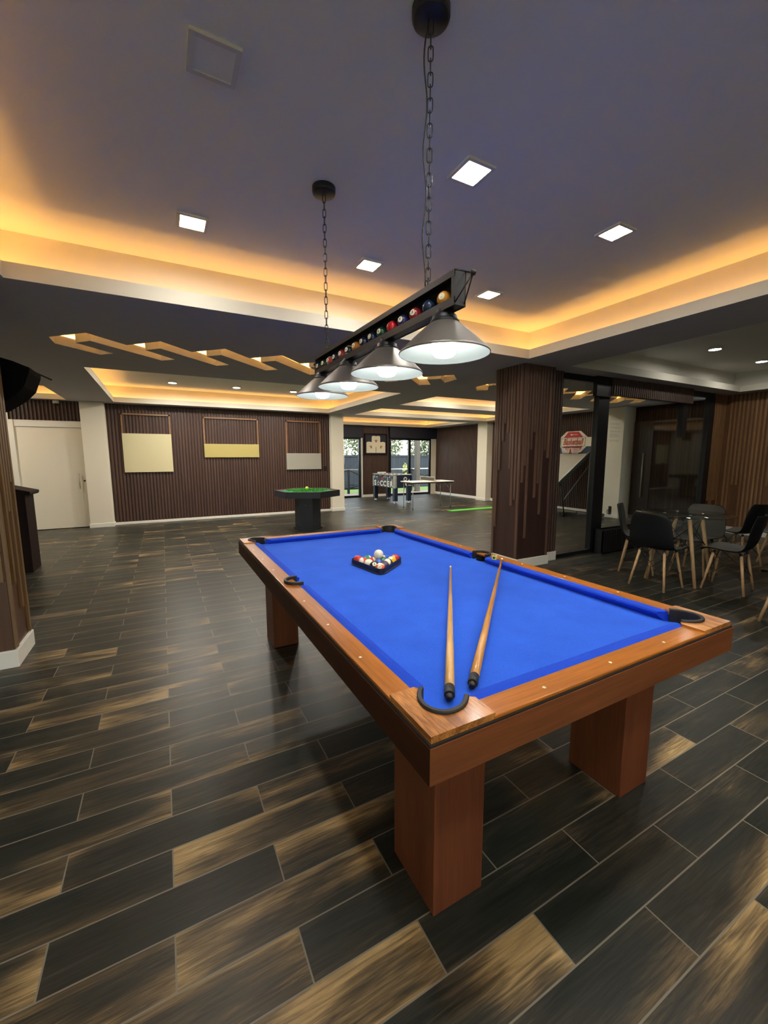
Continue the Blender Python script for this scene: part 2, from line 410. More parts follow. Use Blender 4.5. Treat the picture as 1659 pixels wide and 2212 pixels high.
# every plank is a face of the floor that carries its own wear (amount, towards which end, towards which edge)
WORN = {(4, -1): (0.85, -1, 0), (5, -2): (0.75, 0, 0), (10, -2): (0.5, 0, -0.5), (12, -2): (0.7, 1, 0), (11, -1): (0.55, -1, 0), (17, -2): (0.7, 1, 0), (8, -1): (0.65, 0, 0.5), (8, -2): (0.45, 0, -1), (2, -1): (0.75, 0, 1), (1, -1): (0.55, 0, 1), (2, -2): (0.72, 0.4, 0), (0, -1): (0.85, 0, 0), (3, 0): (0.62, 0, 0.8), (3, -2): (0.35, 1, 0), (12, -1): (0.5, -0.5, 0), (4, -2): (0.15, 0, 0), (5, -1): (0.25, 0, 1), (3, -1): (0.12, 0, 0), (6, -2): (0.35, 1, 0), (1, 0): (0.15, 0, 0), (7, -2): (0.1, 0, 0), (6, -1): (0.35, 0, 0), (10, -1): (0.2, 0, 0), (9, -1): (0.35, 0, 0), (15, -1): (0.5, 1, 0), (11, -2): (0.1, 0, 0), (14, -2): (0.3, 1, 0), (14, -3): (0.35, 0, 0), (-1, 0): (0.6, 1, 0.3), (-2, 0): (0.42, 0, 0), (-2, 1): (0.4, 1, -1), (-3, 1): (0.55, 0, 0.6), (1, 1): (0.45, 1, 0), (1, 2): (0.55, 1, 0), (2, 4): (0.5, 0, 0), (2, 2): (0.45, -1, 0), (-1, 1): (0.2, 0, 0), (0, 0): (0.1, 0, 0), (0, 1): (0.15, 0, 0), (-1, 2): (0.2, 0, 0), (0, 2): (0.2, 0, 0), (1, 3): (0.3, 0, 0), (2, 0): (0.15, 0, 0), (2, 3): (0.15, 0, 0)}
pr = random.Random(21)
m = MB(); wear = []
px, py = .658, .1545
for row in range(int((YN - .0885) // py), int((YF + .1 - .0885) // py) + 1):
    ya, yb = max(YN, .0885 + row * py), min(YF + .1, .0885 + (row + 1) * py)
    sh = -.329 * ((row + 200) % 2)
    for c in range(int((XL - .13 - sh) // px), int((XR - .13 - sh) // px) + 1):
        xa, xb = max(XL, .13 + sh + c * px), min(XR, .13 + sh + (c + 1) * px)
        if xb - xa < 1e-4 or yb - ya < 1e-4: continue
        m.add([(xa, ya, 0), (xb, ya, 0), (xb, yb, 0), (xa, yb, 0)], [(0, 1, 2, 3)])
        d = (pr.random() ** 1.6 * .62, pr.choice((-1, 0, 0, 1)) * .6, pr.choice((-1, 0, 0, 1)) * .5)
        wear.append(((xa + xb) / 2, (ya + yb) / 2, WORN.get((row, c), d)))
fl = struct(m, 'floor', MT['floor'])
at = fl.data.attributes.new('wear', 'FLOAT_VECTOR', 'FACE')
look = {(round(x, 3), round(y, 3)): w for x, y, w in wear}
for f in fl.data.polygons: at.data[f.index].vector = look.get((round(f.center.x, 3), round(f.center.y, 3)), (.2, 0, 0))

def rect(x0, x1, y0, y1): return [(x0, y0), (x1, y0), (x1, y1), (x0, y1)]
COFFERS = [(-1.27, 3.30, -3.0, 2.85, True), (-1.25, 3.30, 5.72, 9.32, True), (4.08, 8.48, 5.75, 7.12, True),
           (4.04, 8.52, 7.86, 9.36, True), (3.98, 8.42, 10.05, 12.46, True), (4.05, 8.46, -3.0, 2.88, False),
           (-5.2, -2.02, 7.61, 9.38, True)]
# zigzag slots
P = .589
def zigzag(x0, apexes, xend):
    """sawtooth band with diagonal tails; x0 left cut, xend right cut"""
    top = [(x0, 4.31)]
    for k, ax in enumerate(apexes):
        top.append((ax, 4.0))
        nx = ax + P / 2
        if k < len(apexes) - 1: top.append((nx, 4.31))
    a = apexes[-1]
    end = [(xend, 4.0 + (xend - a)), (xend, 4.30 + (xend - a))]
    bot = []
    for k in range(len(apexes) - 1, -1, -1):
        ax = apexes[k]
        if k < len(apexes) - 1:
            bot += [(ax + .73, 4.765), (ax + .60, 4.89)]
        bot += [(ax - .005, 4.295), (ax - .14, 4.44)]
    a0 = apexes[0] - P
    bot += [(a0 + .73, 4.765), (a0 + .60, 4.89), (x0, 4.89 - (a0 + .60 - x0))]
    return top + end + bot
ZIG = [zigzag(-1.323, [-1.0 + P * k for k in range(8)], 3.36), zigzag(4.03, [4.285 + P * k for k in range(7)], 8.3)]

mb = MB()
vs, fs = filled(rect(XL, XR, YN, YF + .1), [rect(*c[:4]) for c in COFFERS] + ZIG, ZD)
mb.add(vs, fs)
ceiling = struct(mb, 'ceiling', MT['ceil'])
def ring_walls(mb, ring, z0, z1, mi=0):
    k = len(ring)
    for i in range(k):
        a, b = ring[i], ring[(i + 1) % k]
        mb.add([(a[0], a[1], z0), (b[0], b[1], z0), (b[0], b[1], z1), (a[0], a[1], z1)], [(0, 1, 2, 3)], mi)
for (x0, x1, y0, y1, led) in COFFERS:
    r0, r1 = rect(x0, x1, y0, y1), rect(x0 - .15, x1 + .15, y0 - .15, y1 + .15)
    ri = rect(x0 - .018, x1 + .018, y0 - .018, y1 + .018); zl = ZD + .025
    m = MB(); ring_walls(m, r0, ZD, ZD + .10); ring_walls(m, ri, zl, ZD + .10)
    for (o0, i0, zz) in ((ri, r0, ZD + .10), (r1, ri, zl)):
        for i in range(4):
            a, b, c, d = o0[i], o0[(i + 1) % 4], i0[(i + 1) % 4], i0[i]
            m.add([(*a, zz), (*b, zz), (*c, zz), (*d, zz)], [(0, 1, 2, 3)])
    m.build('coffer_lip', MT['lip'], ceiling)
    m = MB(); ring_walls(m, r1, zl, ZC); m.build('cove_wall', MT['cove'], ceiling)
    m = MB(); m.add([(*p, ZC) for p in r1], [(0, 1, 2, 3)]); m.build('coffer_top', MT['ceil_top'], ceiling)
    if led:
        e = .105
        for (ax0, ax1, ay0, ay1) in ((x0 - e - .006, x1 + e + .006, y0 - e - .012, y0 - e), (x0 - e - .006, x1 + e + .006, y1 + e, y1 + e + .012),
                                     (x0 - e - .012, x0 - e, y0 - e, y1 + e), (x1 + e, x1 + e + .012, y0 - e, y1 + e)):
            MB().box(ax0, ax1, ay0, ay1, zl + .001, zl + .008).build('led_strip', MT['led'], ceiling)
for zg in ZIG:
    x0, x1 = min(p[0] for p in zg) - .12, max(p[0] for p in zg) + .12
    m = MB(); ring_walls(m, zg, ZD, ZD + .09); m.build('zigzag_slot', MT['cove'], ceiling)
    R_ = rect(x0, x1, 3.84, 5.05)
    m = MB(); vs, fs = filled(R_, [zg], ZD + .09); m.add(vs, fs); ring_walls(m, R_, ZD + .09, ZD + .17)
    m.add([(*p, ZD + .17) for p in R_], [(0, 1, 2, 3)]); m.build('slot_cavity', MT['cove'], ceiling)
    for yy in (3.89, 4.98):
        MB().box(x0 + .05, x1 - .05, yy - .006, yy + .006, ZD + .091, ZD + .098).build('led_strip', MT['led_slot'], ceiling)

# slatted cladding
def slat_wall(u0, u1, plane, z0, z1, axis, sign, pitch=.062, w=.040, d=.022, ends=None, back=.02):
    """axis 'x': wall runs along x at y=plane, slats towards sign*y; axis 'y': runs along y at x=plane"""
    m = MB()
    def box(a, b, p0, p1, zz0, zz1, mi, prof=False):
        lo, hi = min(p0, p1), max(p0, p1)
        if prof:   # slat with softened edges
            c = w * .22
            q = [(a, p0), (a, p0 + (p1 - p0) * .65), (a + c, p1), (b - c, p1), (b, p0 + (p1 - p0) * .65), (b, p0)]
            if axis == 'y': q = [(y, x) for x, y in q]
            m.prism(q, zz0, zz1, 'z', mi)
        elif axis == 'x': m.box(a, b, lo, hi, zz0, zz1, mi)
        else: m.box(lo, hi, a, b, zz0, zz1, mi)
    box(u0, u1, plane, plane - sign * back, z0, z1, 1)
    n = int((u1 - u0) / pitch); off = ((u1 - u0) - (n - 1) * pitch - w) / 2
    for i in range(n):
        a = u0 + off + i * pitch
        box(a, a + w, plane, plane + sign * d, z0, z1, 0, True)
    return m
SL = [MT['slat'], MT['panelred']]
struct(slat_wall(-1.435, 3.44, YB, .05, ZD, 'x', -1), 'wall_back', SL)
struct(MB().box(-1.435, 3.44, YB - .03, YB + .02, 0, .055, bev=.004), 'baseboard_back', MT['white'])
def column(x0, x1, y0, y1, name):
    o = struct(MB().box(x0, x1, y0, y1, 0, ZD, bev=.006), name, MT['cream'])
    MB().box(x0 - .012, x1 + .012, y0 - .012, y1 + .012, 0, .085, bev=.004).build('column_base', MT['white'], o)
    return o
column(-1.84, -1.435, 9.43, 9.85, 'column')
column(3.44, 3.78, 9.50, 9.95, 'column')
column(8.76, 9.15, 9.55, 10.0, 'column')
column(8.72, 9.2, 5.06, 5.45, 'column')
# door bay
struct(slat_wall(-3.02, -1.85, 9.60, 2.145, ZD, 'x', -1, pitch=.06, w=.034, d=.03), 'wall_overdoor', SL)
dw = struct(MB().box(-2.935, -1.85, 9.60, 9.66, 2.02, 2.145).box(-2.96, -2.90, 9.56, 9.66, 0, 2.14).box(-2.96, -1.845, 9.585, 9.66, 2.02, 2.14), 'door_1', MT['white'])
MB().box(-2.90, -1.855, 9.605, 9.645, .012, 2.02, bev=.004).build('door_leaf', MT['cream'], dw)
MB().box(-2.90, -1.85, 9.60, 9.70, 0, .0118).build('threshold', MT['deepblack'], dw)
h = MB().tube([(-1.965, 9.565, .80), (-1.965, 9.565, 1.11)], .009, 10).tube([(-1.965, 9.605, .85), (-1.965, 9.565, .85)], .006).tube([(-1.965, 9.605, 1.06), (-1.965, 9.565, 1.06)], .006)
h.build('door_handle', MT['chrome'], dw)
k = MB().lathe([(0, .012), (.016, .012), (.019, 0)], seg=16).xf(Matrix.Rotation(PI / 2, 4, 'X')).xf(Matrix.Translation((-1.888, 9.605, .958)))
k.build('door_lock', MT['blackmetal'], dw)
struct(MB().box(XL, -2.96, 9.56, 9.66, 0, ZD), 'wall_back_left', MT['cream'])
struct(MB().box(XL - .1, XL, YN, 9.66, 0, ZD + .05), 'wall_left', MT['cream'])
struct(MB().box(XL, XR, YN - .1, YN, 2.2, ZD + .05).box(XL, -5.0, YN - .1, YN, 0, 2.2).box(-1.0, XR, YN - .1, YN, 0, 2.2), 'wall_near', MT['cream'])
m = MB().box(-5, -1, YN - .08, YN - .02, 0, .06).box(-5, -1, YN - .08, YN - .02, 2.14, 2.2)
for i in range(5): m.box(-5 + 1.0 * i - .03, -5 + 1.0 * i + .03, YN - .08, YN - .02, .06, 2.14)
w4 = struct(m, 'added_window', MT['darkframe'])  # unseen window added behind the camera for frontal daylight
MB().box(-4.97, -1.03, YN - .053, YN - .047, .06, 2.14).build('pane', MT['glass'], w4)
struct(MB().box(3.66, 3.78, 9.95, YF, 0, ZD + .02), 'wall_hall_left', MT['cream'])
# far hall end wall
struct(slat_wall(5.80, 6.90, 12.72, .085, ZD, 'x', -1, pitch=.052, w=.034, d=.016), 'wall_far', SL)
struct(MB().box(5.80, 6.90, 12.69, 12.75, 0, .085).box(5.765, 5.80, 12.62, 12.75, 0, 2.1), 'baseboard_far', MT['white'])
struct(MB().box(3.78, 5.80, 12.60, 12.75, 2.105, ZD, bev=.01), 'trim_1', MT['navy'])
struct(MB().box(6.90, 9.0, 12.60, 12.75, 2.12, ZD, bev=.01), 'trim_2', MT['navy'])
struct(MB().box(8.745, 9.05, 12.66, 12.75, 0, 2.13), 'wall_far_pier', MT['cream'])
def sliding(x0, x1, mulls, name):
    f = MB()
    f.box(x0, x1, 12.66, 12.73, 0, .07).box(x0, x1, 12.66, 12.73, 2.05, 2.13)
    for a in (x0, x1 - .07): f.box(a, a + .07, 12.66, 12.73, .07, 2.05)
    for a in mulls: f.box(a - .045, a + .045, 12.655, 12.735, .07, 2.05)
    o = struct(f, name, MT['darkframe'])
    MB().box(x0 + .07, x1 - .07, 12.692, 12.698, .07, 2.05).build('pane', MT['glass'], o)
sliding(3.80, 5.745, [4.7], 'window_1')
sliding(6.905, 8.745, [7.78], 'window_2')
# right side of the hall
XH = 9.0
struct(slat_wall(10.0, 12.75, XH, .085, ZD, 'y', -1, pitch=.054, w=.034, d=.018), 'wall_right_far', SL)
struct(slat_wall(5.45, 9.55, XH, .085, ZD, 'y', -1, pitch=.054, w=.034, d=.018), 'wall_right', SL)
struct(MB().box(XH - .035, XH + .02, 10.0, 12.75, 0, .085).box(XH - .035, XH + .02, 5.45, 9.55, 0, .085), 'baseboard_right', MT['white'])
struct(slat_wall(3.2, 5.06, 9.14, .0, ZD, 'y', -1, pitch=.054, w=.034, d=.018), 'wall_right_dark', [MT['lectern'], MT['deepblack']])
d2 = struct(MB().box(9.09, 9.12, 4.62, 5.04, 0, 2.2).box(9.09, 9.12, 3.4, 3.46, 0, 2.2), 'door_2', MT['darkframe'])
MB().box(9.10, 9.105, 3.46, 4.62, .02, 2.2).build('pane', plain('black glass', (.004, .006, .007), .04), d2)
MB().tube([(9.05, 4.78, .5), (9.05, 4.78, 1.5)], .012, 8).build('door_handle', MT['steel'], d2)

# wood clad pillar with slats of uneven length
def drip(m, faces):
    for (axis, plane, sign, items, w, d) in faces:
        for (c, zb) in items:
            a, b = c - w / 2, c + w / 2
            if axis == 'x': m.box(a, b, min(plane, plane + sign * d), max(plane, plane + sign * d), zb, ZD, 1)
            else: m.box(min(plane, plane + sign * d), max(plane, plane + sign * d), a, b, zb, ZD, 1)
rnd = random.Random(3)
leftface = [(3.475, .12), (3.44, .49), (3.396, 1.25), (3.342, 1.62), (3.304, 1.84), (3.254, 1.72), (3.205, 1.27), (3.163, .80), (3.108, .88), (3.055, .13)]
front = [(3.452, 1.10), (3.487, 1.31), (3.534, .39), (3.585, 1.51), (3.63, 1.72), (3.676, .90), (3.729, 1.08), (3.778, .68), (3.828, 1.50), (3.885, 1.40), (3.945, .13)]
m = MB().box(3.43, 3.98, 3.03, 3.50, .12, ZD)
drip(m, [('y', 3.43, -1, leftface, .03, .016), ('x', 3.03, -1, front, .028, .016)])
drip(m, [('y', 3.98, 1, [(3.06 + .05 * i, rnd.uniform(.2, 1.7)) for i in range(9)], .028, .016)])
pil = struct(m, 'pillar', [MT['panelred'], MT['slatlight']])
MB().box(3.42, 3.995, 3.015, 3.515, 0, .12, bev=.004).build('pillar_base', MT['white'], pil)
MB().box(3.872, 3.9, 3.009, 3.013, 1.40, 2.30).build('strip_inlay', MT['strip'], pil)
# return panel beside the pillar
rp = struct(slat_wall(3.995, 4.27, 3.14, .12, ZD, 'x', -1, pitch=.05, w=.03, d=.016, back=.2), 'wall_return', SL)
MB().box(3.995, 4.27, 3.12, 3.3, 0, .12).build('base', MT['white'], rp)
# left pillar
m = MB().box(-2.15, -1.44, 2.86, 3.22, .12, ZD)
lf = [(2.885 + .052 * i, z) for i, z in enumerate((.13, 1.45, .55, 1.05, .35, 1.25, .13))]
lfr = [(-1.465 - .052 * i, rnd.choice((.13, .6, 1.1, 1.5, .9))) for i in range(13)]
drip(m, [('y', -1.44, 1, lf, .034, .016), ('x', 2.86, -1, lfr, .034, .016)])
pl = struct(m, 'pillar', [MT['pillarbase'], MT['pillarstrip']])
MB().box(-2.17, -1.42, 2.84, 3.24, 0, .12, bev=.004).build('pillar_base', MT['white'], pl)
# café side wall and glazed partition
XW, YG = 8.8, 3.2
m = MB().box(XW, XW + .1, YN, YG, .12, ZD)
drip(m, [('y', XW, -1, [(YN + .04 + .062 * i, rnd.choice((.13, .13, .3, .5, .9, 1.3, 1.6))) for i in range(115)], .030, .016)])
struct(m, 'wall_cafe', [MT['slatdeep'], MT['slatbrown']])
struct(MB().box(XW - .015, XW + .02, YN, YG, 0, .12), 'baseboard_cafe', MT['white'])
m = MB().box(8.3, XW, YG, YG + .1, .12, ZD)
drip(m, [('x', YG, -1, [(8.33 + .055 * i, rnd.choice((.13, .13, .6, 1.1))) for i in range(9)], .032, .016)])
struct(m, 'wall_cafe_return', [MT['slatdeep'], MT['slatbrown']])
gp = MB()
gp.box(4.27, 8.3, YG - .03, YG + .03, 2.45, ZD).box(4.27, 8.3, YG - .03, YG + .03, 0, .05)
gp.box(5.05, 5.29, YG - .04, YG + .04, .05, 2.45).box(7.26, 7.42, YG - .04, YG + .04, 1.75, 2.45).box(8.12, 8.3, YG - .04, YG + .04, .05, 2.45)
w3 = struct(gp, 'window_3', MT['darkframe'])
for (a, b) in ((4.27, 5.05), (5.29, 7.195), (7.205, 8.12)):
    MB().box(a, b, YG - .005, YG + .005, .05, 2.45).build('pane', MT['tint'], w3)
rt = random.Random(11)
m = MB()
for zz, hh in ((1.955, .05), (1.885, .03), (1.83, .03), (1.775, .03), (1.70, .06), (1.64, .03)):
    x = 5.40
    while x < 5.62:
        w_ = rt.uniform(.012, .035); m.box(x, min(x + w_, 5.64), YG - .008, YG - .006, zz, zz + hh); x += w_ + rt.uniform(.006, .016)
m.build('etched_lettering', glass('faint frosting', (.96, .96, .95), ior=1.12), w3)
vb = slat_wall(5.24, 7.42, 3.10, 2.29, ZD, 'x', -1, pitch=.05, w=.03, d=.02, back=.07)
struct(vb, 'trim_3', SL)
struct(MB().box(4.92, 5.24, 3.11, 3.17, 2.26, ZD), 'trim_4', MT['darkframe'])

# ================================================================== POOL TABLE
W, L, ZT, ZB = 1.363, 2.55, .80, .695
T = thing('pool_table', 'large wooden pool table with blue cloth and thick square legs under the cone lamps', 'pool table')
BED = .763
# apron boards with a small top moulding
def apron(poly, mat): MB().prism(poly, ZB, .784).build('apron', mat, T)
q = .030
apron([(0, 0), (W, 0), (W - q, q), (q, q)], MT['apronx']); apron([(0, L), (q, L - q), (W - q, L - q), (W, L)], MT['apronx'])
apron([(0, 0), (q, q), (q, L - q), (0, L)], MT['aprony_shaded']); apron([(W, 0), (W, L), (W - q, L - q), (W - q, q)], MT['aprony_shaded'])
MB().box(.003, W - .003, .003, .02, .784, .789).box(.003, W - .003, L - .02, L - .003, .784, .789).box(.003, .02, .02, L - .02, .784, .789).box(W - .02, W - .003, .02, L - .02, .784, .789).build('dark_line', MT['shadow_gap'], T)
# rails
RW = .078
MB().box(.006, RW, .19, L - .19, .789, ZT, bev=.003).build('rail', MT['raily'], T)
MB().box(W - RW, W - .006, .19, L - .19, .789, ZT, bev=.003).build('rail', MT['raily'], T)
MB().box(.19, W - .19, .006, RW, .789, ZT, bev=.003).build('rail', MT['railx'], T)
MB().box(.19, W - .19, L - RW, L - .006, .789, ZT, bev=.003).build('rail', MT['railx'], T)
# bed with pocket cut outs
PC = [(.124, .124), (W - .124, .124), (.124, L - .124), (W - .124, L - .124)]
PM = [(.085, 1.29), (W - .085, 1.29)]
def bed_outline():
    pts = []
    def arc(c, r, a0, a1, n=9):
        for i in range(n + 1):
            a = a0 + (a1 - a0) * i / n; pts.append((c[0] + r * math.cos(a), c[1] + r * math.sin(a)))
    e = .088; D = math.radians
    q = .035
    arc((PC[0][0] - .068, PC[0][1] - .068), .05, D(100), D(-10))
    arc((PC[1][0] + q, PC[1][1] - q), .05, D(190), D(80))
    arc((PM[1][0] + .02, PM[1][1]), .045, D(265), D(95))
    arc((PC[3][0] + q, PC[3][1] + q), .05, D(280), D(170))
    arc((PC[2][0] - q, PC[2][1] + q), .05, D(10), D(-100))
    arc((PM[0][0] - .02, PM[0][1]), .045, D(85), D(-85))
    return pts
vs, fs = filled(bed_outline(), [], BED)
MB().add(vs, fs).build('playing_bed', MT['cloth'], T)
MB().box(.16, W - .16, .16, L - .16, .70, BED - .004).box(.034, W - .034, .20, 1.20, .72, .752).box(.034, W - .034, 1.38, L - .2, .72, .752).build('under_frame', MT['lectern'], T)
# cushions
def cushion(p0, p1, inward, cut0, cut1):
    """p0,p1: back edge at rail; inward: unit normal; profile back top -> nose -> foot"""
    p0, p1, n = Vector((*p0, 0)), Vector((*p1, 0)), Vector((*inward, 0))
    t = (p1 - p0).normalized()
    prof = [(0, .7985), (.018, .8005), (.038, .797), (.043, .790), (.040, .783), (.024, BED), (0, BED)]
    vs = []
    for end, (p, c) in enumerate(((p0, cut0), (p1, cut1))):
        for d, z in prof:
            sft = t * (c * d / .043) * (1 if end == 0 else -1)
            q = p + n * d + sft; vs.append((q.x, q.y, z))
    k = len(prof)
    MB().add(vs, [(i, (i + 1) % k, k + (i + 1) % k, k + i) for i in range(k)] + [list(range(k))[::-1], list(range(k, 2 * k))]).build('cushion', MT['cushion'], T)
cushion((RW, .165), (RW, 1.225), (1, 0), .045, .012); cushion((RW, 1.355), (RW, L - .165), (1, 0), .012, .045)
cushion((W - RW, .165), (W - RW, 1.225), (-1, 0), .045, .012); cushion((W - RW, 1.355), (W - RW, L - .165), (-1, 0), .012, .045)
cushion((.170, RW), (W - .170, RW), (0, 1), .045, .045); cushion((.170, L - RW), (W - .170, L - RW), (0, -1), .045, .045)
# corner plates
for (sx, sy, cx, cy) in ((1, 1, 0, 0), (-1, 1, W, 0), (1, -1, 0, L), (-1, -1, W, L)):
    pts = [(.008, .008), (.195, .008), (.195, RW + .004)]
    c, r = (.124, .124), .060
    arc_ = [(c[0] + r * math.cos(math.radians(a)), c[1] + r * math.sin(math.radians(a))) for a in (-30, -50, -70, -90, -110, -135, -160, -180, -200, -220, -240)]
    k_ = math.sqrt(.5)
    arc_ = [(x - k_ * .014 * max(0., -((x - c[0]) + (y - c[1])) * k_ / r), y - k_ * .014 * max(0., -((x - c[0]) + (y - c[1])) * k_ / r)) for x, y in arc_]
    pts += arc_ + [(RW + .004, .195), (.008, .195)]
    pts = [(cx + sx * x, cy + sy * y) for x, y in pts]
    MB().prism(pts, .790, .807).build('corner_plate', MT['plate'], T)
# pockets
def pocket(c, ang, r, spread, stretch=.014):
    """U shaped rubber liner opening towards ang"""
    D = math.radians
    out = []; inn = []
    a0 = ang + 180 - spread; a1 = ang + 180 + spread; n = 16
    ux, uy = math.cos(D(ang)), math.sin(D(ang))
    ring = [(c[0] + r * math.cos(D(a0 + (a1 - a0) * i / n)), c[1] + r * math.sin(D(a0 + (a1 - a0) * i / n))) for i in range(n + 1)]
    ring = [(x_ - ux * st_, y_ - uy * st_) for x_, y_, st_ in ((x_, y_, stretch * max(0., -((x_ - c[0]) * ux + (y_ - c[1]) * uy) / r)) for x_, y_ in ring)]
    ring = [(ring[0][0] + ux * .012, ring[0][1] + uy * .012)] + ring + [(ring[-1][0] + ux * .012, ring[-1][1] + uy * .012)]
    m = MB()
    k = len(ring); w = .013
    nr = []
    for i, p in enumerate(ring):
        a = ring[max(i - 1, 0)]; b = ring[min(i + 1, k - 1)]
        t = Vector((b[0] - a[0], b[1] - a[1])).normalized(); nr.append((t.y, -t.x))
    o_ = [(p[0] + q[0] * w * .5, p[1] + q[1] * w * .5) for p, q in zip(ring, nr)]
    i_ = [(p[0] - q[0] * w * .5, p[1] - q[1] * w * .5) for p, q in zip(ring, nr)]
    z0, z1 = .742, .815
    vs = [(*p, z0) for p in o_] + [(*p, z1 - .003) for p in o_] + [(p[0] * .85 + q[0] * .15, p[1] * .85 + q[1] * .15, z1) for p, q in zip(o_, i_)] \
        + [(p[0] * .85 + q[0] * .15, p[1] * .85 + q[1] * .15, z1) for p, q in zip(i_, o_)] + [(*p, z1 - .003) for p in i_] + [(*p, z0) for p in i_]
    fs = []
    for j in range(6):
        jj = (j + 1) % 6
        for i in range(k - 1): fs.append((j * k + i, j * k + i + 1, jj * k + i + 1, jj * k + i))
    fs += [[j * k for j in range(6)], [j * k + k - 1 for j in range(6)][::-1]]
    m.add(vs, fs)
    po = m.build('pocket', MT['rubber'], T)
    # dark cup below
    q = (c[0] - ux * .012, c[1] - uy * .012)
    cup = MB().lathe([(r * .92, .752), (r * .92, .70), (r * .75, .665), (r * .4, .650), (0, .648)], (q[0], q[1], 0), 20)
    cup.build('pocket_cup', MT['black'], po)
pocket(PC[0], 45, .059, 92); pocket(PC[1], 135, .059, 92); pocket(PC[2], -45, .059, 92); pocket(PC[3], -135, .059, 92)
pocket(PM[0], 0, .058, 92, 0); pocket(PM[1], 180, .058, 92, 0)
# sights
def sight(x, y): MB().lathe([(0, .0012), (.0045, .0010), (.0055, 0)], (x, y, ZT - .0003), 10).build('rail_sight', MT['ivory'], T)
for yy in (.425, .71, .998, 1.56, 1.84, 2.13):
    sight(.031, yy); sight(W - .031, yy)
for xx in (.395, .68, .966):
    sight(xx, .036); sight(xx, L - .036)
# legs
for (x0, x1, y0, y1) in ((.178, .372, .225, .47), (1.12, 1.31, .225, .47), (.178, .365, 2.285, 2.515), (1.0, 1.19, 2.285, 2.515)):
    MB().box(x0, x1, y0, y1, 0, .705, bev=.003).build('leg', MT['legwood'], T)
MB().sphere((.36, .018, .690), .008, 10, 6).build('bolt', MT['chrome'], T)

# balls ------------------------------------------------------------
BC = {1: (.80, .42, .02), 2: (.02, .09, .50), 3: (.55, .03, .03), 4: (.075, .05, .12), 5: (.75, .20, .04), 6: (.01, .22, .10), 7: (.35, .04, .03), 8: (.008, .008, .008)}
def bcol(n): return BC[n if n <= 8 else n - 8]
BM = {}
def bmat(rgb, key):
    if key not in BM: BM[key] = plain('ball resin %s' % key, rgb, .2)
    return BM[key]
def ball_mesh(c, r, rgb, key, num, spot, stripe=False, up=(0, 0, 1), seg=24, rings=18, digit=.6):
    """ball with a white spot and its number; c = centre used as offset"""
    m = MB()
    s = Vector(spot).normalized()
    upv_ = Vector(up); a = (upv_ - s * upv_.dot(s)).normalized(); b = a.cross(s)   # a = up of digit, b = right... 
    ax = a
    q = Vector((0, 0, 1)).rotation_difference(ax).to_matrix().to_4x4()
    band = (lambda j: 0 if not stripe else (0 if abs(math.cos(PI * (j + .5) / rings)) < .56 else 1))
    m.sphere((0, 0, 0), r, seg, rings, 0, band); m.xf(q)
    if num:
        st = len(m.v)
        k = 20; ra = .44
        ringv = [s * r * 1.016] + [(s * math.cos(ra * t) + (a * math.cos(2 * PI * i / k) + b * math.sin(2 * PI * i / k)) * math.sin(ra * t)) * r * q_ for t, q_ in ((.5, 1.016), (1., 1.006)) for i in range(k)]
        fs = [(0, 1 + i, 1 + (i + 1) % k) for i in range(k)] + [(1 + i, 1 + k + i, 1 + k + (i + 1) % k, 1 + (i + 1) % k) for i in range(k)]
        m.add(ringv, fs, 1, True)
        tv, tf = text_mesh(str(num), digit if num < 10 else digit * .72, bold=.012, res=2)
        right = s.cross(a) * -1
        vv = [((s + (a * v.y + right * v.x)).normalized()) * r * 1.024 for v in tv]
        m.add(vv, tf, 2)
    m.xf(Matrix.Translation(c))
    return m, [bmat(rgb, key), MT['ball_white'], MT['black']]
BR = .0285
apex = Vector((.580, 1.338)); dirb = Vector((.085, .215)).normalized(); side = Vector((dirb.y, -dirb.x))
rackballs = [
    (0, 0, 13, 'orange striped pool ball at the near tip of the black rack', (-.55, -.75, .45), None),
    (1, -1, 8, 'black pool ball beside the near tip of the black rack', (-.35, -.75, .6), None),
    (1, 1, 4, 'purple pool ball in the second row of the black rack', (.3,.9,-.4), None),
    (2, -2, 9, 'pale striped pool ball on the left edge of the rack, third row', (.8,-.4,-.3), (-.45,-.8,.4)),
    (2, 0, 2, 'solid blue pool ball in the middle of the black rack', (.3,.9,-.4), None),
    (2, 2, 12, 'cream and dark striped pool ball on the right edge of the rack', (-.5, -.1, -1), (-.75, -.5, .45)),
    (3, -3, 11, 'red and white striped ball on the left edge behind the pale one', (-.25, 0, -.95), (-.95, -.1, .25)),
    (3, -1, 15, 'red and cream striped ball left of the white cue ball', (.4, -.3, -.8), (.7, -.4, .5)),
    (3, 1, 6, 'solid green ball right of the blue ball in the rack', (.3,.9,-.4), None),
    (3, 3, 1, 'yellow ball on the right edge of the black rack', (-.4,-.3,.8), None),
    (4, -4, 3, 'solid red ball in the far left corner of the black rack', (.3,.9,-.4), None),
    (4, -2, 14, 'green and white striped ball in the back row of the rack', (.35, 0, -1), (1, -.2, .35)),
    (4, 0, 7, 'maroon ball in the back row, hidden behind the cue ball', (.3,.9,-.4), None),
    (4, 2, 10, 'blue and white striped ball in the back row right of the cue ball', (-.1, 0, -1), (1, -.1, -.1)),
    (4, 4, 5, 'bright red ball in the far right corner of the black rack', (-.7,-.35,.55), None)]
colors_override = {5: (.62, .03, .035), 13: (.78, .13, .03), 15: (.55, .03, .02), 11: (.50, .03, .03), 9: (.75, .62, .30), 12: (.03, .03, .05), 14: (.01, .25, .13), 10: (.02, .10, .55), 1: (.85, .50, .02)}
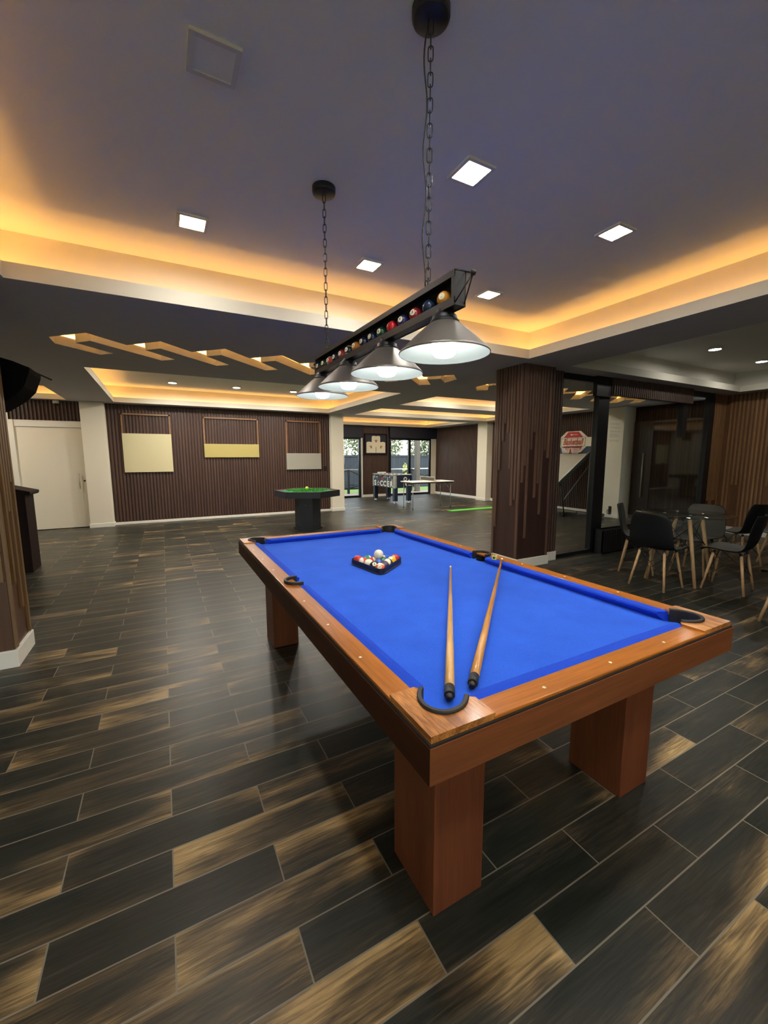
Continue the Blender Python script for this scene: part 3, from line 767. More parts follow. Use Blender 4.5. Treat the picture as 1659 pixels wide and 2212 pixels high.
for (row, off, num, lab, spot, axis) in rackballs:
    p = apex + dirb * (row * BR * math.sqrt(3) * 1.005) + side * (off * BR * 1.005)
    rgb = colors_override.get(num, bcol(num))
    m, mats = ball_mesh((0, 0, 0), BR, rgb, 'r%d' % num, num, spot, num > 8, axis or (0, 0, 1))
    o = m.build('pool_ball', mats, None, (p.x, p.y, BED + BR + .0011))
    tag(o, lab, 'pool ball', 'pool balls in the rack')
cb = apex + dirb * (2.86 * BR * math.sqrt(3)) + side * (0 * BR)
o = MB().sphere((0, 0, 0), BR, 28, 18).build('cue_ball', MT['ball_white'], None, (cb.x + .004, cb.y - .004, BED + BR * 2.66))
tag(o, 'plain white cue ball resting on top of the racked balls', 'cue ball')
# triangle rack
def rack():
    h = 4 * BR * 2 * .5
    tri = [apex - dirb * (BR * 2 + .001), apex + dirb * (4 * BR * math.sqrt(3)) + dirb * (BR + .003) + side * (4 * BR + BR * 1.732 + .0), apex + dirb * (4 * BR * math.sqrt(3)) + dirb * (BR + .003) - side * (4 * BR + BR * 1.732 + .0)]
    def rounded(off, rad):
        c = sum((Vector(t) for t in tri), Vector((0, 0))) / 3; out = []
        P3 = [Vector(t) + (Vector(t) - c).normalized() * off * 2 for t in tri]
        for i in range(3):
            p, a, b = P3[i], P3[i - 1], P3[(i + 1) % 3]
            d1, d2 = (a - p).normalized(), (b - p).normalized()
            for k in range(7):
                t = k / 6
                q = (p + d1 * rad) * (1 - t) ** 2 + p * 2 * t * (1 - t) + (p + d2 * rad) * t ** 2
                out.append(q)
        return out
    inn, wal, flr = rounded(.002, .048), rounded(.005, .056), rounded(.010, .078)
    k = len(inn); z = BED
    rings = [(inn, z + .001), (inn, z + .036), (wal, z + .036), (wal, z + .008), (flr, z + .006), (flr, z + .001)]
    vs = [(p.x, p.y, zz) for r, zz in rings for p in r]; fs = []
    for j in range(6):
        jj = (j + 1) % 6
        for i in range(k): fs.append((j * k + i, j * k + (i + 1) % k, jj * k + (i + 1) % k, jj * k + i))
    o = MB().add(vs, fs).build('ball_rack', MT['black'])
    tag(o, 'black plastic triangle rack holding the balls on the blue cloth', 'ball rack')
rack()
# cues
def cue(tip, butt, mat, label, darktip=False):
    tip, butt = Vector(tip), Vector(butt); Ln = (tip - butt).length
    d = (tip - butt).normalized()
    o = thing('pool_cue', label, 'pool cue', butt, 0)
    q = Vector((1, 0, 0)).rotation_difference(d)
    o.rotation_mode = 'QUATERNION'; o.rotation_quaternion = q
    MB().tube([(.045, 0, 0), (.35, 0, 0), (.75, 0, 0), (Ln - .03, 0, 0)], [.0142, .0125, .0095, .0062], 14).build('shaft', mat, o)
    MB().tube([(.006, 0, 0), (.008, 0, 0), (.046, 0, 0)], [.0135, .0146, .0146], 14).build('butt_cap', MT['rubber'], o)
    MB().tube([(-.012, 0, 0), (-.010, 0, 0), (-.003, 0, 0), (.007, 0, 0)], [.004, .0085, .0105, .0105], 14).build('bumper', MT['black'], o)
    MB().tube([(Ln - .03, 0, 0), (Ln - .006, 0, 0), (Ln, 0, 0)], [.0063, .0062, .005], 12).build('ferrule', MT['ivory'], o)
cue((1.000, 1.238, BED + .007), (.166, .150, BED + .0152), MT['cue'], 'pale wooden pool cue lying on the cloth, its black butt in the near corner pocket')
cue((1.283, 1.110, .8115), (.258, .166, BED + .0155), MT['cuedark'], 'amber pool cue with its tip resting on the right rail beside the chalk')
c = MB().box(-.0125, .0125, -.0125, .0125, 0, .025, 0, .002).add([(.006 * math.cos(a * .5), .006 * math.sin(a * .5), .0252) for a in range(12)], [list(range(12))], 1)
o = c.build('cue_chalk', [MT['chalkyellow'], MT['black']], None, (1.262, 1.150, .8006)); o.rotation_euler = (0, 0, .5)
MB().box(-.0127, -.0123, -.006, .006, .007, .018).build('chalk_label', MT['black'], o)
tag(o, 'small yellow chalk cube on the right rail beside a cue tip', 'cue chalk')

# ================================================================== LAMP OVER THE TABLE
XC, y0, y1 = .385, .42, 1.752
B = thing('billiard_lamp', 'long black hanging lamp with four cone shades and coloured balls above the pool table', 'hanging lamp', (XC, 1.09, 1.9))
tilt = lambda y: .0130 * (y - .42) / 1.33
m = MB()
def bx(x0, x1, ya, yb, z0, z1):
    vs = [(x, y, z + tilt(y)) for z in (z0, z1) for y in (ya, yb) for x in (x0, x1)]
    m.add(vs, [(0, 2, 3, 1), (4, 5, 7, 6), (0, 1, 5, 4), (2, 6, 7, 3), (0, 4, 6, 2), (1, 3, 7, 5)])
H = .0225
bx(XC - H, XC + H, y0, y1, 1.979, 1.990); bx(XC - H, XC + H, y0, y1, 1.888, 1.904)
bx(XC - H, XC + H, y0, y0 + .016, 1.904, 1.979); bx(XC - H, XC + H, y1 - .016, y1, 1.904, 1.979)
for xx in (XC - H - .001, XC + H - .003):
    bx(xx, xx + .004, y0, y1, 1.972, 1.992); bx(xx, xx + .004, y0, y1, 1.886, 1.912)
bx(XC + H - .002, XC + H, y0, y1, 1.904, 1.979)
m.xf(Matrix.Translation((-XC, -1.09, -1.9)))
m.build('frame', MT['blackmetal'], B)
O = Vector((XC, 1.09, 1.9))
for (ye, sg) in ((y0, -1), (y1, 1)):
    zt = 1.990 + tilt(ye)
    tip = Vector((XC, ye + sg * .062, zt - .028))
    mm = MB()
    for (dx, dz) in ((-.02, 0), (.02, 0), (-.018, -.095), (.018, -.095)):
        mm.tube([Vector((XC + dx, ye, zt + dz)) - O, tip - O], .0024, 6)
    mm.sphere(tip - O, .009, 12, 8)
    mm.build('end_finial', MT['blackmetal'], B)
ballc = [(.62, .26, .03), (.01, .03, .08), (.33, .02, .04), (.03, .03, .15), (.62, .02, .03), (.01, .06, .04), (.01, .02, .08), (.012, .02, .07),
         (.55, .18, .03), (.012, .02, .035), (.34, .03, .06), (.03, .015, .04), (.55, .05, .05), (.01, .04, .03), (.02, .02, .03)]
for i in range(15):
    y = .500 + .0872 * i
    spot = (-1, -.55 + .05 * i if i < 8 else -.35, .15)
    if i == 1: spot = (.5, .2, .5)
    if i == 4: spot = (.6, -.4, .2)
    mm, mats = ball_mesh((XC - O.x, y - O.y, 1.9035 + .0255 + tilt(y) - O.z + .001), .0255, ballc[i], 'l%d' % i, (i + 1), spot, i >= 8 and i % 3 == 0, seg=20, rings=14)
    mm.build('ornament_ball', mats, B)
def shade(y):
    zr = 1.754 + tilt(y)*1.3   # rim height
    p = Vector((XC, y, 0)) - O
    c = (p.x, p.y, zr - O.z)
    outer = [(.151, 0), (.153, .003), (.147, .010), (.100, .055), (.060, .090), (.046, .100)]
    inner = [(.150, .001), (.144, .010), (.098, .052), (.058, .086), (.0, .090)]
    s_ = MB().lathe(outer, c, 40).build('shade', MT['shade'], B)
    MB().lathe(inner, c, 40).build('shade_lining', MT['shadein'], s_)
    MB().lathe([(.046, .098), (.049, .104), (.045, .108), (.041, .115), (.041, .121), (.034, .126), (.026, .134), (.026, .142)], c, 28).build('collar', MT['blackmetal'], s_)
    MB().lathe([(0, -.010), (.020, -.009), (.032, -.005), (.039, .004), (.042, .018), (.042, .055), (.030, .080)], c, 24).build('bulb', MT['bulb'], s_)
for y in (.498, .899, 1.303, 1.690): shade(y)
def chain(y, zb, cord):
    zt = ZC - .035; n = int((zt - zb) / .0365); st = (zt - zb) / n
    mm = MB()
    for i in range(n):
        zc = zb + st * (i + .5); pts = []
        hh, hw = st * .5 + .0035, .0085
        for a in range(16):
            t = 2 * PI * a / 16
            ex = math.cos(t) * hw; ez = (hh - hw) * (1 if math.sin(t) > 0 else -1) * (1 if abs(math.sin(t)) > .05 else 0) + math.sin(t) * hw
            ex2, ey2 = (ex * .8, -ex * .6) if i % 2 == 0 else (ex * .6, ex * .8)
            pts.append((.40 + ex2 - O.x, y + ey2 - O.y, zc + ez - O.z))
        mm.tube(pts, .0021, 6, closed=True)
    mm.tube([(.40 - O.x, y - O.y, zb - .045 - O.z), (.40 - O.x, y - O.y, zb + .008 - O.z)], [.006, .004], 8)
    mm.build('chain', MT['blackmetal'], B)
    MB().lathe([(0, 0), (.055, 0), (.061, .004), (.063, .010), (.063, .036), (0, .036)], (.40 - O.x, y - O.y, ZC - .036 - O.z), 32).build('ceiling_canopy', MT['black'], B)
    if cord:
        pts = []
        for i in range(40):
            t = i / 39; w_ = -.010 - .012 * (math.sin(t * PI * 3 + .3) ** 2) * (1 if .04 < t < .97 else .3)
            pts.append((.40 + w_ * .85 - O.x, y - w_ * .5 - O.y, zt - (zt - zb + .02) * t - O.z))
        MB().tube(pts, .0028, 6).build('power_cord', MT['rubber'], B)
chain(.62, 2.035, True); chain(1.64, 2.045, False)
MB().box(.41 - O.x, .432 - O.x, .60 - O.y, .63 - O.y, 1.9925 - O.z, 2.004 - O.z).build('cord_clip', MT['chalkyellow'], B)

# ================================================================== CEILING LAMPS
def square_lamp(x, y, lit, label, group):
    o = thing('ceiling_light', label, 'ceiling light', (x, y, ZC - .012), 0, group)
    a, b = .088, .070
    f = MB()
    for (p0, p1, q0, q1) in ((-a, a, -a, -b), (-a, a, b, a), (-a, -b, -b, b), (b, a, -b, b)): f.box(p0, p1, q0, q1, 0, .012)
    f.build('frame', MT['white'] if lit else plain('grey lamp frame', (.68, .68, .65), .7), o)
    MB().box(-b, b, -b, b, .004, .010).build('diffuser', MT['panel_on'] if lit else plain('unlit diffuser', (.86, .86, .82), .8), o)
G = 'square lamps in the coffer over the pool table'
square_lamp(-.21, 2.33, True, 'lit square ceiling light left of the far lamp chain', G)
square_lamp(1.025, 1.162, True, 'lit square ceiling light just right of the near lamp chain, the largest one', G)
square_lamp(1.01, 2.33, True, 'lit square ceiling light between the two lamp chains', G)
square_lamp(2.23, 1.165, True, 'lit square ceiling light at the right, near the orange cove of the main coffer', G)
square_lamp(2.215, 2.335, True, 'lit square ceiling light above the tip of the hanging lamp, near the coffer corner', G)
square_lamp(-.21, 1.135, False, 'unlit square ceiling light at the top left of the coffer', G)
for y in (-.01, -1.18, -2.35):  # unseen lamp rows added to light the near side of the table
    for x in (-.21, 1.02, 2.23): square_lamp(x, y, True, 'unseen square ceiling light added behind the camera to light the near side', G)
def round_lamp(x, y, label, group, mat='spot_on'):
    o = thing('spotlight', label, 'ceiling light', (x, y, ZC - .03), 0, group)
    MB().lathe([(.068, .004), (.082, 0), (.086, .006), (.086, .03), (.066, .03)], seg=28).build('ring', MT['white'], o)
    MB().lathe([(0, .006), (.066, .006)], seg=24).build('diffuser', MT[mat], o)
G2 = 'round spotlights in the coffer before the slatted wall'
for x, lab in ((-.2, 'round ceiling spotlight, leftmost of three in the coffer before the slatted wall'), (.98, 'round ceiling spotlight, middle of three in the coffer before the slatted wall'), (2.17, 'round ceiling spotlight half behind the farthest cone shade of the hanging lamp')):
    round_lamp(x, 8.46, lab, G2)
G3 = 'round spotlights over the glass table'
round_lamp(6.2, 2.31, 'round ceiling spotlight over the glass table, the left one of two', G3, 'panel_on')
round_lamp(7.68, 2.34, 'round ceiling spotlight cut by the right edge of the picture', G3, 'panel_on')
for x in (-.2, .98, 2.17): round_lamp(x, 6.7, 'added ceiling spotlight in an unseen nearer row behind the coffer edge', G2)  # extra row added out of view to light the slatted wall
for (x, y) in ((5.2, 6.4), (7.2, 6.4), (5.2, 8.4), (7.2, 8.4), (5.2, 10.6), (7.2, 10.6)): round_lamp(x, y, 'added ceiling spotlight in the far hall, unseen behind a coffer edge', 'added spotlights in the far hall')  # unseen lamps added to brighten the hall
round_lamp(-3.6, 8.4, 'round ceiling spotlight before the white door, hidden by the coffer edge', 'round spotlights before the white door')

# ================================================================== WALL BOARDS
def board(x0, x1, ztop, zmid, zbot, mat, label):
    o = thing('wall_board', label, 'wall art', ((x0 + x1) / 2, YB - .022, zbot), 0, 'framed boards on the slatted wall')
    w = (x1 - x0) / 2; f = MB()
    for a in (-w, w - .03): f.box(a, a + .03, -.03, 0, zmid - zbot, ztop - zbot)
    f.box(-w, w, -.03, 0, ztop - zbot - .03, ztop - zbot)
    f.build('thin_frame', MT['thinframe'], o)
    MB().box(-w, w, -.035, 0, 0, zmid - zbot, bev=.003).build('panel', mat, o)
board(-1.18, -.26, 2.345, 1.93, 1.113, MT['gold'], 'large pale gold board under an open thin frame, beside the white column')
board(.395, 1.615, 2.335, 1.733, 1.425, MT['golddeep'], 'low deep gold board under an open thin frame, middle of the slatted wall')
board(2.28, 3.185, 2.33, 1.525, 1.118, MT['grey'], 'grey board under an open thin frame, right above the octagonal game table')
o = MB().box(-.04, .04, -.012, 0, 0, .11, bev=.003).build('light_switch', MT['black'], None, (3.29, YB - .022, 1.08))
tag(o, 'small black switch plate on the slatted wall right of the grey board', 'switch')

# security camera
o = thing('dome_camera', 'small white dome camera on the wood strip above the white door', 'security camera', (-2.22, 9.57, 2.50))
MB().lathe([(0, .03), (.05, .03), (.055, 0), (.05, -.03)], seg=20).build('housing', MT['white'], o)
MB().sphere((0, -.012, -.028), .040, 16, 10).build('lens_dome', MT['black'], o)

# ================================================================== GAME TABLE (six sided)
def hexa(R, rot, c=(0, 0)): return [(c[0] + R * math.cos(rot + i * PI / 3), c[1] + R * math.sin(rot + i * PI / 3)) for i in range(6)]
o = thing('card_table', 'dark many sided game table with green top on a black pedestal', 'game table', (2.03, 7.22, 0))
rot = math.radians(-18 - 8)
MB().prism(hexa(.255, rot), .04, .66, 'z').build('pedestal', MT['blueblack'], o)
MB().prism(hexa(.28, rot), 0, .045, 'z').build('plinth', MT['blueblack'], o)
m = MB(); R0 = hexa(.645, rot); R1 = hexa(.54, rot)
for i in range(6):
    j = (i + 1) % 6
    m.add([(*R0[i], .78), (*R0[j], .78), (*R1[j], .775), (*R1[i], .775)], [(0, 1, 2, 3)], 1)
    m.add([(*R0[i], .66), (*R0[j], .66), (*R0[j], .78), (*R0[i], .78)], [(0, 1, 2, 3)], 0)
m.add([(*p, .66) for p in R0], [list(range(6))], 0)
m.build('table_rim', [MT['blueblack'], MT['panelred']], o)
MB().add([(*p, .772) for p in R1], [list(range(6))]).build('felt', MT['greenfelt'], o)
m = MB(); rr = random.Random(5)
for i in range(900):
    a = rr.uniform(0, 2 * PI); r = .40 * math.sqrt(rr.random()); x, y = r * math.cos(a), r * math.sin(a)
    b = rr.uniform(0, PI); s_ = .014
    m.add([(x - s_ * math.cos(b), y - s_ * math.sin(b), .772), (x + s_ * math.cos(b), y + s_ * math.sin(b), .772), (x + rr.uniform(-.01, .01), y + rr.uniform(-.01, .01), .772 + rr.uniform(.012, .03))], [(0, 1, 2)])
m.build('turf_ring', MT['greenfuzz'], o)
for p, lab in (((-.107, -.215, .50),0), ((.16, -.17, .18),0)):
    MB().sphere(p, .011, 10, 8).build('knob', MT['chrome'], o)
t_ = MB().sphere((0, 0, 0), .033, 18, 12).build('tennis_ball', MT['tennis'], None, (2.02, 7.2, .80 + .0165))
tag(t_, 'yellow green ball on the green top of the game table', 'ball')

# ================================================================== FOOSBALL TABLE
F = thing('foosball_table', 'dark foosball table lettered SOCCER on its side, before the glass doors', 'foosball table', (6.10, 11.06, 0))
hx, hy = .31, .73
m = MB().box(-hx, hx, -hy, -hy + .025, .47, .87).box(-hx, hx, hy - .025, hy, .47, .87).box(-hx, -hx + .025, -hy, hy, .47, .87).box(hx - .025, hx, -hy, hy, .47, .87)
m.build('cabinet', MT['foos'], F)
MB().box(-hx + .025, hx - .025, -hy + .025, hy - .025, .70, .715).build('playfield', MT['greenfelt'], F)
for sx in (-1, 1):
    for sy in (-1, 1):
        x, y = sx * (hx - .065), sy * (hy - .065)
        l_ = MB().prism([(x - .06, y - .06), (x + .06, y - .06), (x + .06, y + .06), (x - .06, y + .06)], .06, .55, 'z').build('leg', MT['foos'], F)
        MB().lathe([(.045, 0), (.045, .012), (.012, .03), (.012, .06)], (x, y, 0), 16).build('foot', MT['chrome'], l_)
for sx, sy in ((-1, -1), (-1, 1)):
    m = MB(); x, y = sx * hx, sy * hy
    m.box(x - .006, x + .05, min(y, y - sy * .05) - (.006 if sy < 0 else 0), max(y, y - sy * .05) + (.006 if sy > 0 else 0), .465, .855)
    m.build('corner_guard', MT['steel'], F)
vs, fs = text_mesh('S', .20, bold=.008); 
def side_text(txt, size, ypos, z, xoff, mat, name, shear=0., bold=.006, sx=1., parent=None, align='CENTER'):
    vs, fs = text_mesh(txt, size, shear, bold, align)
    mm = MB().add([(xoff, ypos - v.x * sx, z + v.y) for v in vs], fs)
    return mm.build(name, mat, parent)
for i, ch in enumerate('S CCER'):
    if ch != ' ': side_text(ch, .235, .56 - i * .222, .575, -hx - .004, MT['lettering'], 'lettering', bold=.010, sx=1.25, parent=F)
m = MB()
for i in range(5):
    a = math.radians(90 + 72 * i); pts = []
    for k in range(5): b_ = a + math.radians(72 * k); pts.append((-hx - .004, .56 - .222 + .058 * math.cos(a) + .026 * math.cos(b_), .575 + .058 * math.sin(a) + .026 * math.sin(b_)))
    m.add(pts, [list(range(5))])
pts = [(-hx - .006, .338 + .03 * math.cos(math.radians(90 + 72 * k)), .575 + .03 * math.sin(math.radians(90 + 72 * k))) for k in range(5)]
m.add(pts, [list(range(5))], 1)
m.build('soccer_ball_mark', [MT['lettering'], MT['black']], F)
m = MB()
for (yy, zz, w, h_, mi) in ((.60, .78, .05, .09, 0), (.44, .78, .05, .08, 0), (.43, .70, .03, .09, 1), (.05, .73, .16, .10, 1), (-.06, .80, .05, .06, 0), (-.18, .80, .04, .06, 0), (-.30, .74, .03, .15, 0), (-.43, .80, .06, .05, 0), (-.58, .70, .04, .10, 0)):
    m.add([(-hx - .003, yy - w / 2, zz - h_ / 2), (-hx - .003, yy + w / 2, zz - h_ / 2 + .02), (-hx - .003, yy + w * .3, zz + h_ / 2), (-hx - .003, yy - w * .4, zz + h_ / 2 - .01)], [(0, 1, 2, 3)], mi)
m.build('player_print', [MT['lettering'], MT['red']], F)
m = MB()   # torch and ball mark on the end
cx_, cz_ = .08, .70
for i in range(6):
    a0_, a1_ = math.radians(60 * i + 4), math.radians(60 * i + 56)
    m.add([(cx_ + r_ * math.cos(a_), -hy - .004, cz_ + .045 + r_ * math.sin(a_)) for r_, a_ in ((.072, a0_), (.072, a1_), (.036, a1_), (.036, a0_))], [(0, 1, 2, 3)])
m.add([(cx_ - .03, -hy - .004, cz_ - .04), (cx_ + .03, -hy - .004, cz_ - .04), (cx_ + .055, -hy - .004, cz_ - .16), (cx_ + .02, -hy - .004, cz_ - .17)], [(0, 1, 2, 3)])
m.add([(cx_ + .10, -hy - .004, cz_ - .02), (cx_ + .16, -hy - .004, cz_ - .02), (cx_ + .14, -hy - .004, cz_ + .05)], [(0, 1, 2)])
for i in range(5): m.box(cx_ + .10 + i * .026, cx_ + .12 + i * .026, -hy - .005, -hy - .003, .535, .555)
m.build('ball_emblem', MT['lettering'], F)
m = MB()
for i in range(9): m.box(-hx + .055, -hx + .075, -hy - .008, -hy - .006, .49 + i * .04, .512 + i * .04)
m.build('corner_print', MT['lettering'], F)
for i in range(8):
    y = -hy + .11 + i * (2 * hy - .22) / 7; sgn = -1 if i % 2 == 0 else 1
    r_ = MB().tube([(-hx - .12, y, .845), (hx + .12, y, .845)], .008, 8).build('rod', MT['chrome'], F)
    MB().tube([(sgn * (hx + .12), y, .845), (sgn * (hx + .22), y, .845)], .017, 10).build('handle', MT['rubber'], r_)
    m = MB()
    for px in (-.15, 0, .15): m.box(px - .015, px + .015, y - .012, y + .012, .765, .86).sphere((px, y, .875), .016, 8, 6)
    m.build('player', MT['lettering'] if i % 3 else MT['red'], r_)
m = MB().box(-hx - .01, hx + .01, -hy - .01, -hy + .05, .87, .885).box(-hx - .01, hx + .01, hy - .05, hy + .01, .87, .885).box(-hx - .01, -hx + .04, -hy, hy, .87, .885).box(hx - .04, hx + .01, -hy, hy, .87, .885)
m.build('top_rim', MT['steel'], F)
m = MB().box(-.16, .16, hy - .05, hy - .03, .89, .93).box(-.02, .30, -hy + .01, -hy + .03, .885, .90); m.build('score_counter', MT['lettering'], F)

# ================================================================== TABLE TENNIS TABLE
Tt = thing('ping_pong_table', 'small white table tennis table on thin metal legs before the glass doors', 'table tennis table', (6.08, 8.96, 0))
MB().box(-.70, .70, -.31, .31, .735, .758, bev=.004).build('table_top', MT['lettering'], Tt)
MB().box(-.68, .68, -.29, .29, .705, .735).build('apron', MT['blackmetal'], Tt)
for sx in (-1, 1):
    for sy in (-1, 1):
        x, y = sx * .63, sy * .24
        l_ = MB().tube([(x, y, .705), (x, y, .0)], .011, 8).build('leg', MT['steel'], Tt)
        MB().tube([(x, y, .0), (x, y, .03)], .014, 8).build('foot', MT['rubber'], l_)
        MB().tube([(x, y, .50), (x - sx * .2, y, .705)], .006, 6).build('brace', MT['steel'], l_)
nt = MB()
nt.box(-.006, .006, -.36, .36, .865, .88).box(-.006, .006, -.36, .36, .765, .775)
for yy in (-.36, .345): nt.box(-.008, .008, yy, yy + .015, .745, .88)
nt.build('net', MT['creamboard'], Tt)
MB().box(-.002, .002, -.34, .34, .775, .865).build('net_mesh', MT['chairin'], Tt)
o = thing('paddle', 'red table tennis paddle lying beside the net on the white table', 'paddle', (6.22, 8.80, .759))
MB().lathe([(0, 0), (.075, 0), (.078, .006), (.075, .012), (0, .012)], seg=24).build('blade', MT['red'], o)
MB().box(.07, .17, -.013, .013, 0, .014, bev=.003).build('handle', MT['beech'], o)

# putting mat
o = MB().box(0, 2.0, 0, .24, 0, .012, bev=.003).build('putting_mat', MT['mat'], None, (6.16, 7.90, .001))
tag(o, 'narrow bright green putting mat on the floor left of the big wood pillar', 'mat')

# jerseys in a frame
J = thing('jersey_frame', 'dark frame with three cream jerseys between the glass doors', 'framed jerseys', (6.355, 12.70, 1.52))
MB().box(-.45, .45, -.02, 0, 0, .74).build('backing', MT['navy'], J)
f = MB()
for (a, b, c, d) in ((-.45, .45, 0, .03), (-.45, .45, .71, .74), (-.45, -.42, .03, .71), (.42, .45, .03, .71)): f.box(a, b, -.05, -.02, c, d)
f.build('frame', MT['lectern'], J)
for (x, z) in ((-.195, .06), (.195, .06), (0, .27)):
    w = .185 if z < .2 else .17
    pts = [(x - w, z), (x + w, z) , (x + w, z + .36), (x + w * .85, z + .385), (x + .07, z + .40), (x + .05, z + .385), (x - .05, z + .385), (x - .07, z + .40), (x - w * .85, z + .385), (x - w, z + .36)]
    if z > .2: pts = [(x - w, z + .0), (x - .04, z + .0), (x + .04, z), (x + w, z)] + pts[2:]
    yy = -.03 if z < .2 else -.034
    jj = MB().prism(pts, yy, yy - .006, 'y').build('jersey', MT['jersey'], J)
    em = MB(); yb_ = yy - .0075; zc = z + .23
    em.add([(x - .085, yb_, zc), (x - .02, yb_, zc + .015), (x + .02, yb_, zc + .015), (x + .085, yb_, zc), (x + .03, yb_, zc - .02), (x + .025, yb_, zc - .07), (x - .025, yb_, zc - .07), (x - .03, yb_, zc - .02)], [list(range(8))])
    for dx in (-.045, -.015, .015, .045): em.add([(x + dx - .01, yb_, zc + .03), (x + dx + .01, yb_, zc + .03), (x + dx * 1.3, yb_, zc + .055)], [(0, 1, 2)])
    em.build('emblem', MT['emblem'], jj)

# ================================================================== BASKETBALL ARCADE
A = thing('basketball_game', 'basketball arcade with red and cream backboard and sloping ramp, seen behind the glass', 'basketball game', (8.7, 6.33, 0))
def yz(pts, x0, x1): return [(y, z) for y, z in pts]
octo = [(-.22, 1.525), (.22, 1.525), (.385, 1.68), (.385, 1.905), (.20, 2.055), (-.20, 2.055), (-.385, 1.905), (-.385, 1.68)]
bb = MB().prism(octo, 0, .02, 'x').build('backboard', MT['creamboard'], A)
red1 = [(-.25, 1.905), (.30, 1.905), (.17, 2.045), (-.09, 2.045)]
m = MB()
m.add([(-.003, y, z) for y, z in ((-.28, 1.90), (.28, 1.90), (.15, 2.04), (-.15, 2.04))], [(0, 1, 2, 3)])
m.add([(-.003, y, z) for y, z in ((-.28, 1.68), (.28, 1.68), (.15, 1.535), (-.15, 1.535))], [(0, 1, 2, 3)])
m.build('red_panel', MT['red'], bb)
m = MB()
for (ya, yb_, za, zb_) in ((-.345, .345, 1.90, 1.906), (-.345, .345, 1.68, 1.686), (-.345, -.338, 1.68, 1.906), (.338, .345, 1.68, 1.906), (-.13, -.124, 1.68, 1.9), (.165, .171, 1.68, 1.9), (-.345, .345, 1.872, 1.876)):
    m.box(-.006, -.003, ya, yb_, za, zb_)
m.build('score_lines', MT['lectern'], bb)
vs, fs = text_mesh('Basketball', .175, .4, .005)
MB().add([(-.0065, .01 - v.x * .80, 1.785 + v.y * 1.15) for v in vs], fs).build('script', MT['darkred'], bb)
m = MB().box(-.005, -.0035, .03, .075, 1.95, 1.99)
for i in range(9): m.box(-.005, -.0035, .015 - i * .017, .026 - i * .017, 1.962, 1.976 + (.006 if i % 3 == 0 else 0))
m.build('maker_print', MT['creamboard'], bb)
MB().box(0, .02, -.53, -.385, 1.675, 1.895).box(0, .02, .385, .53, 1.675, 1.895).build('side_wing', MT['creamboard'], A)
MB().box(.005, .03, -.53, -.28, 1.50, 1.675).box(.005, .03, .28, .53, 1.50, 1.675).build('lower_wing', MT['navyboard'], A)
for yy in (.10, -.17):
    hp = MB(); pts = [(-.13 + .105 * math.cos(2 * PI * i / 20), yy + .105 * math.sin(2 * PI * i / 20), 1.655) for i in range(20)]
    hp.tube(pts, .008, 6, closed=True).tube([(-.03, yy, 1.655), (0, yy, 1.655)], .012)
    ho = hp.build('hoop', MT['black'], A)
    nm = MB()
    for i in range(12):
        for s_ in (-1, 1):
            pp = []
            for k in range(4):
                t = k / 3; r_ = .105 - .04 * t; a_ = 2 * PI * (i / 12 + s_ * t * .12)
                pp.append((-.13 + r_ * math.cos(a_), yy + r_ * math.sin(a_), 1.655 - .16 * t))
            nm.tube(pp, .0035, 4)
    nm.build('net', MT['lettering'], ho)
# ramp
m = MB(); RY = .47
m.add([(0, -RY, 1.50), (0, RY, 1.50), (-1.05, RY, .80), (-1.05, -RY, .80), (0, -RY, 1.48), (0, RY, 1.48), (-1.05, RY, .78), (-1.05, -RY, .78)],
      [(0, 1, 2, 3), (4, 7, 6, 5), (0, 3, 7, 4), (1, 5, 6, 2), (0, 4, 5, 1), (3, 2, 6, 7)])
m.build('ramp', MT['ramp'], A)
for sy in (-1, 1):
    y = sy * (RY + .012)
    rl = MB().prism([(0, 1.44), (0, 1.535), (-1.06, .83), (-1.06, .735)], y - .012, y + .012, 'y').build('side_rail', MT['greenedge'], A)
    MB().tube([(0, y - sy * .02, 1.53), (-1.06, y - sy * .02, .825)], .014, 8).build('padding', MT['creamboard'], rl)
    MB().tube([(.0, y, 2.0 if False else 1.52), (.03, y, .0)], .014, 8).build('leg', MT['steel'], A)
    MB().tube([(-.98, y, .80), (-.80, y, .0)], .014, 8).build('leg', MT['blackmetal'], A)
    MB().tube([(.01, y, 1.22), (-.84, y, .42)], .009, 6).build('strut', MT['steel'], A)
MB().tube([(.03, -RY, .05), (.03, RY, .05)], .012, 8).build('foot_bar', MT['blackmetal'], A)
# cable coil and socket
def coil(c, label, n, r):
    mm = MB(); pts = []
    for i in range(n * 20):
        a_ = 2 * PI * i / 20; rr_ = r * (1 + .12 * math.sin(i * .37))
        pts.append((rr_ * math.cos(a_) * 1.2, rr_ * .6 * math.sin(a_) * 1.2, .018 + .028 * (i / 20) + .014 * math.sin(i * .5)))
    mm.tube(pts, .017, 6)
    o = mm.build('cable_coil', MT['rubber'], None, c); tag(o, label, 'cable', 'coiled black cables on the hall floor')
coil((8.35, 5.35, 0), 'coiled black cable on the floor at the foot of the cream column behind glass', 3, .17)
coil((8.15, 5.95, 0), 'coiled black cable on the floor below the basketball game', 2, .20)
o = thing('power_socket', 'tall black socket with a cable plug near the foot of the cream column behind glass', 'socket', (8.72, 5.25, .17))
MB().box(-.012, 0, -.035, .035, -.10, .10, bev=.004).build('plate', MT['black'], o)
MB().tube([(-.012, .01, .02), (-.05, .03, .01), (-.06, .04, -.04), (-.03, .03, -.08)], .008, 6).build('plug_lead', MT['rubber'], o)

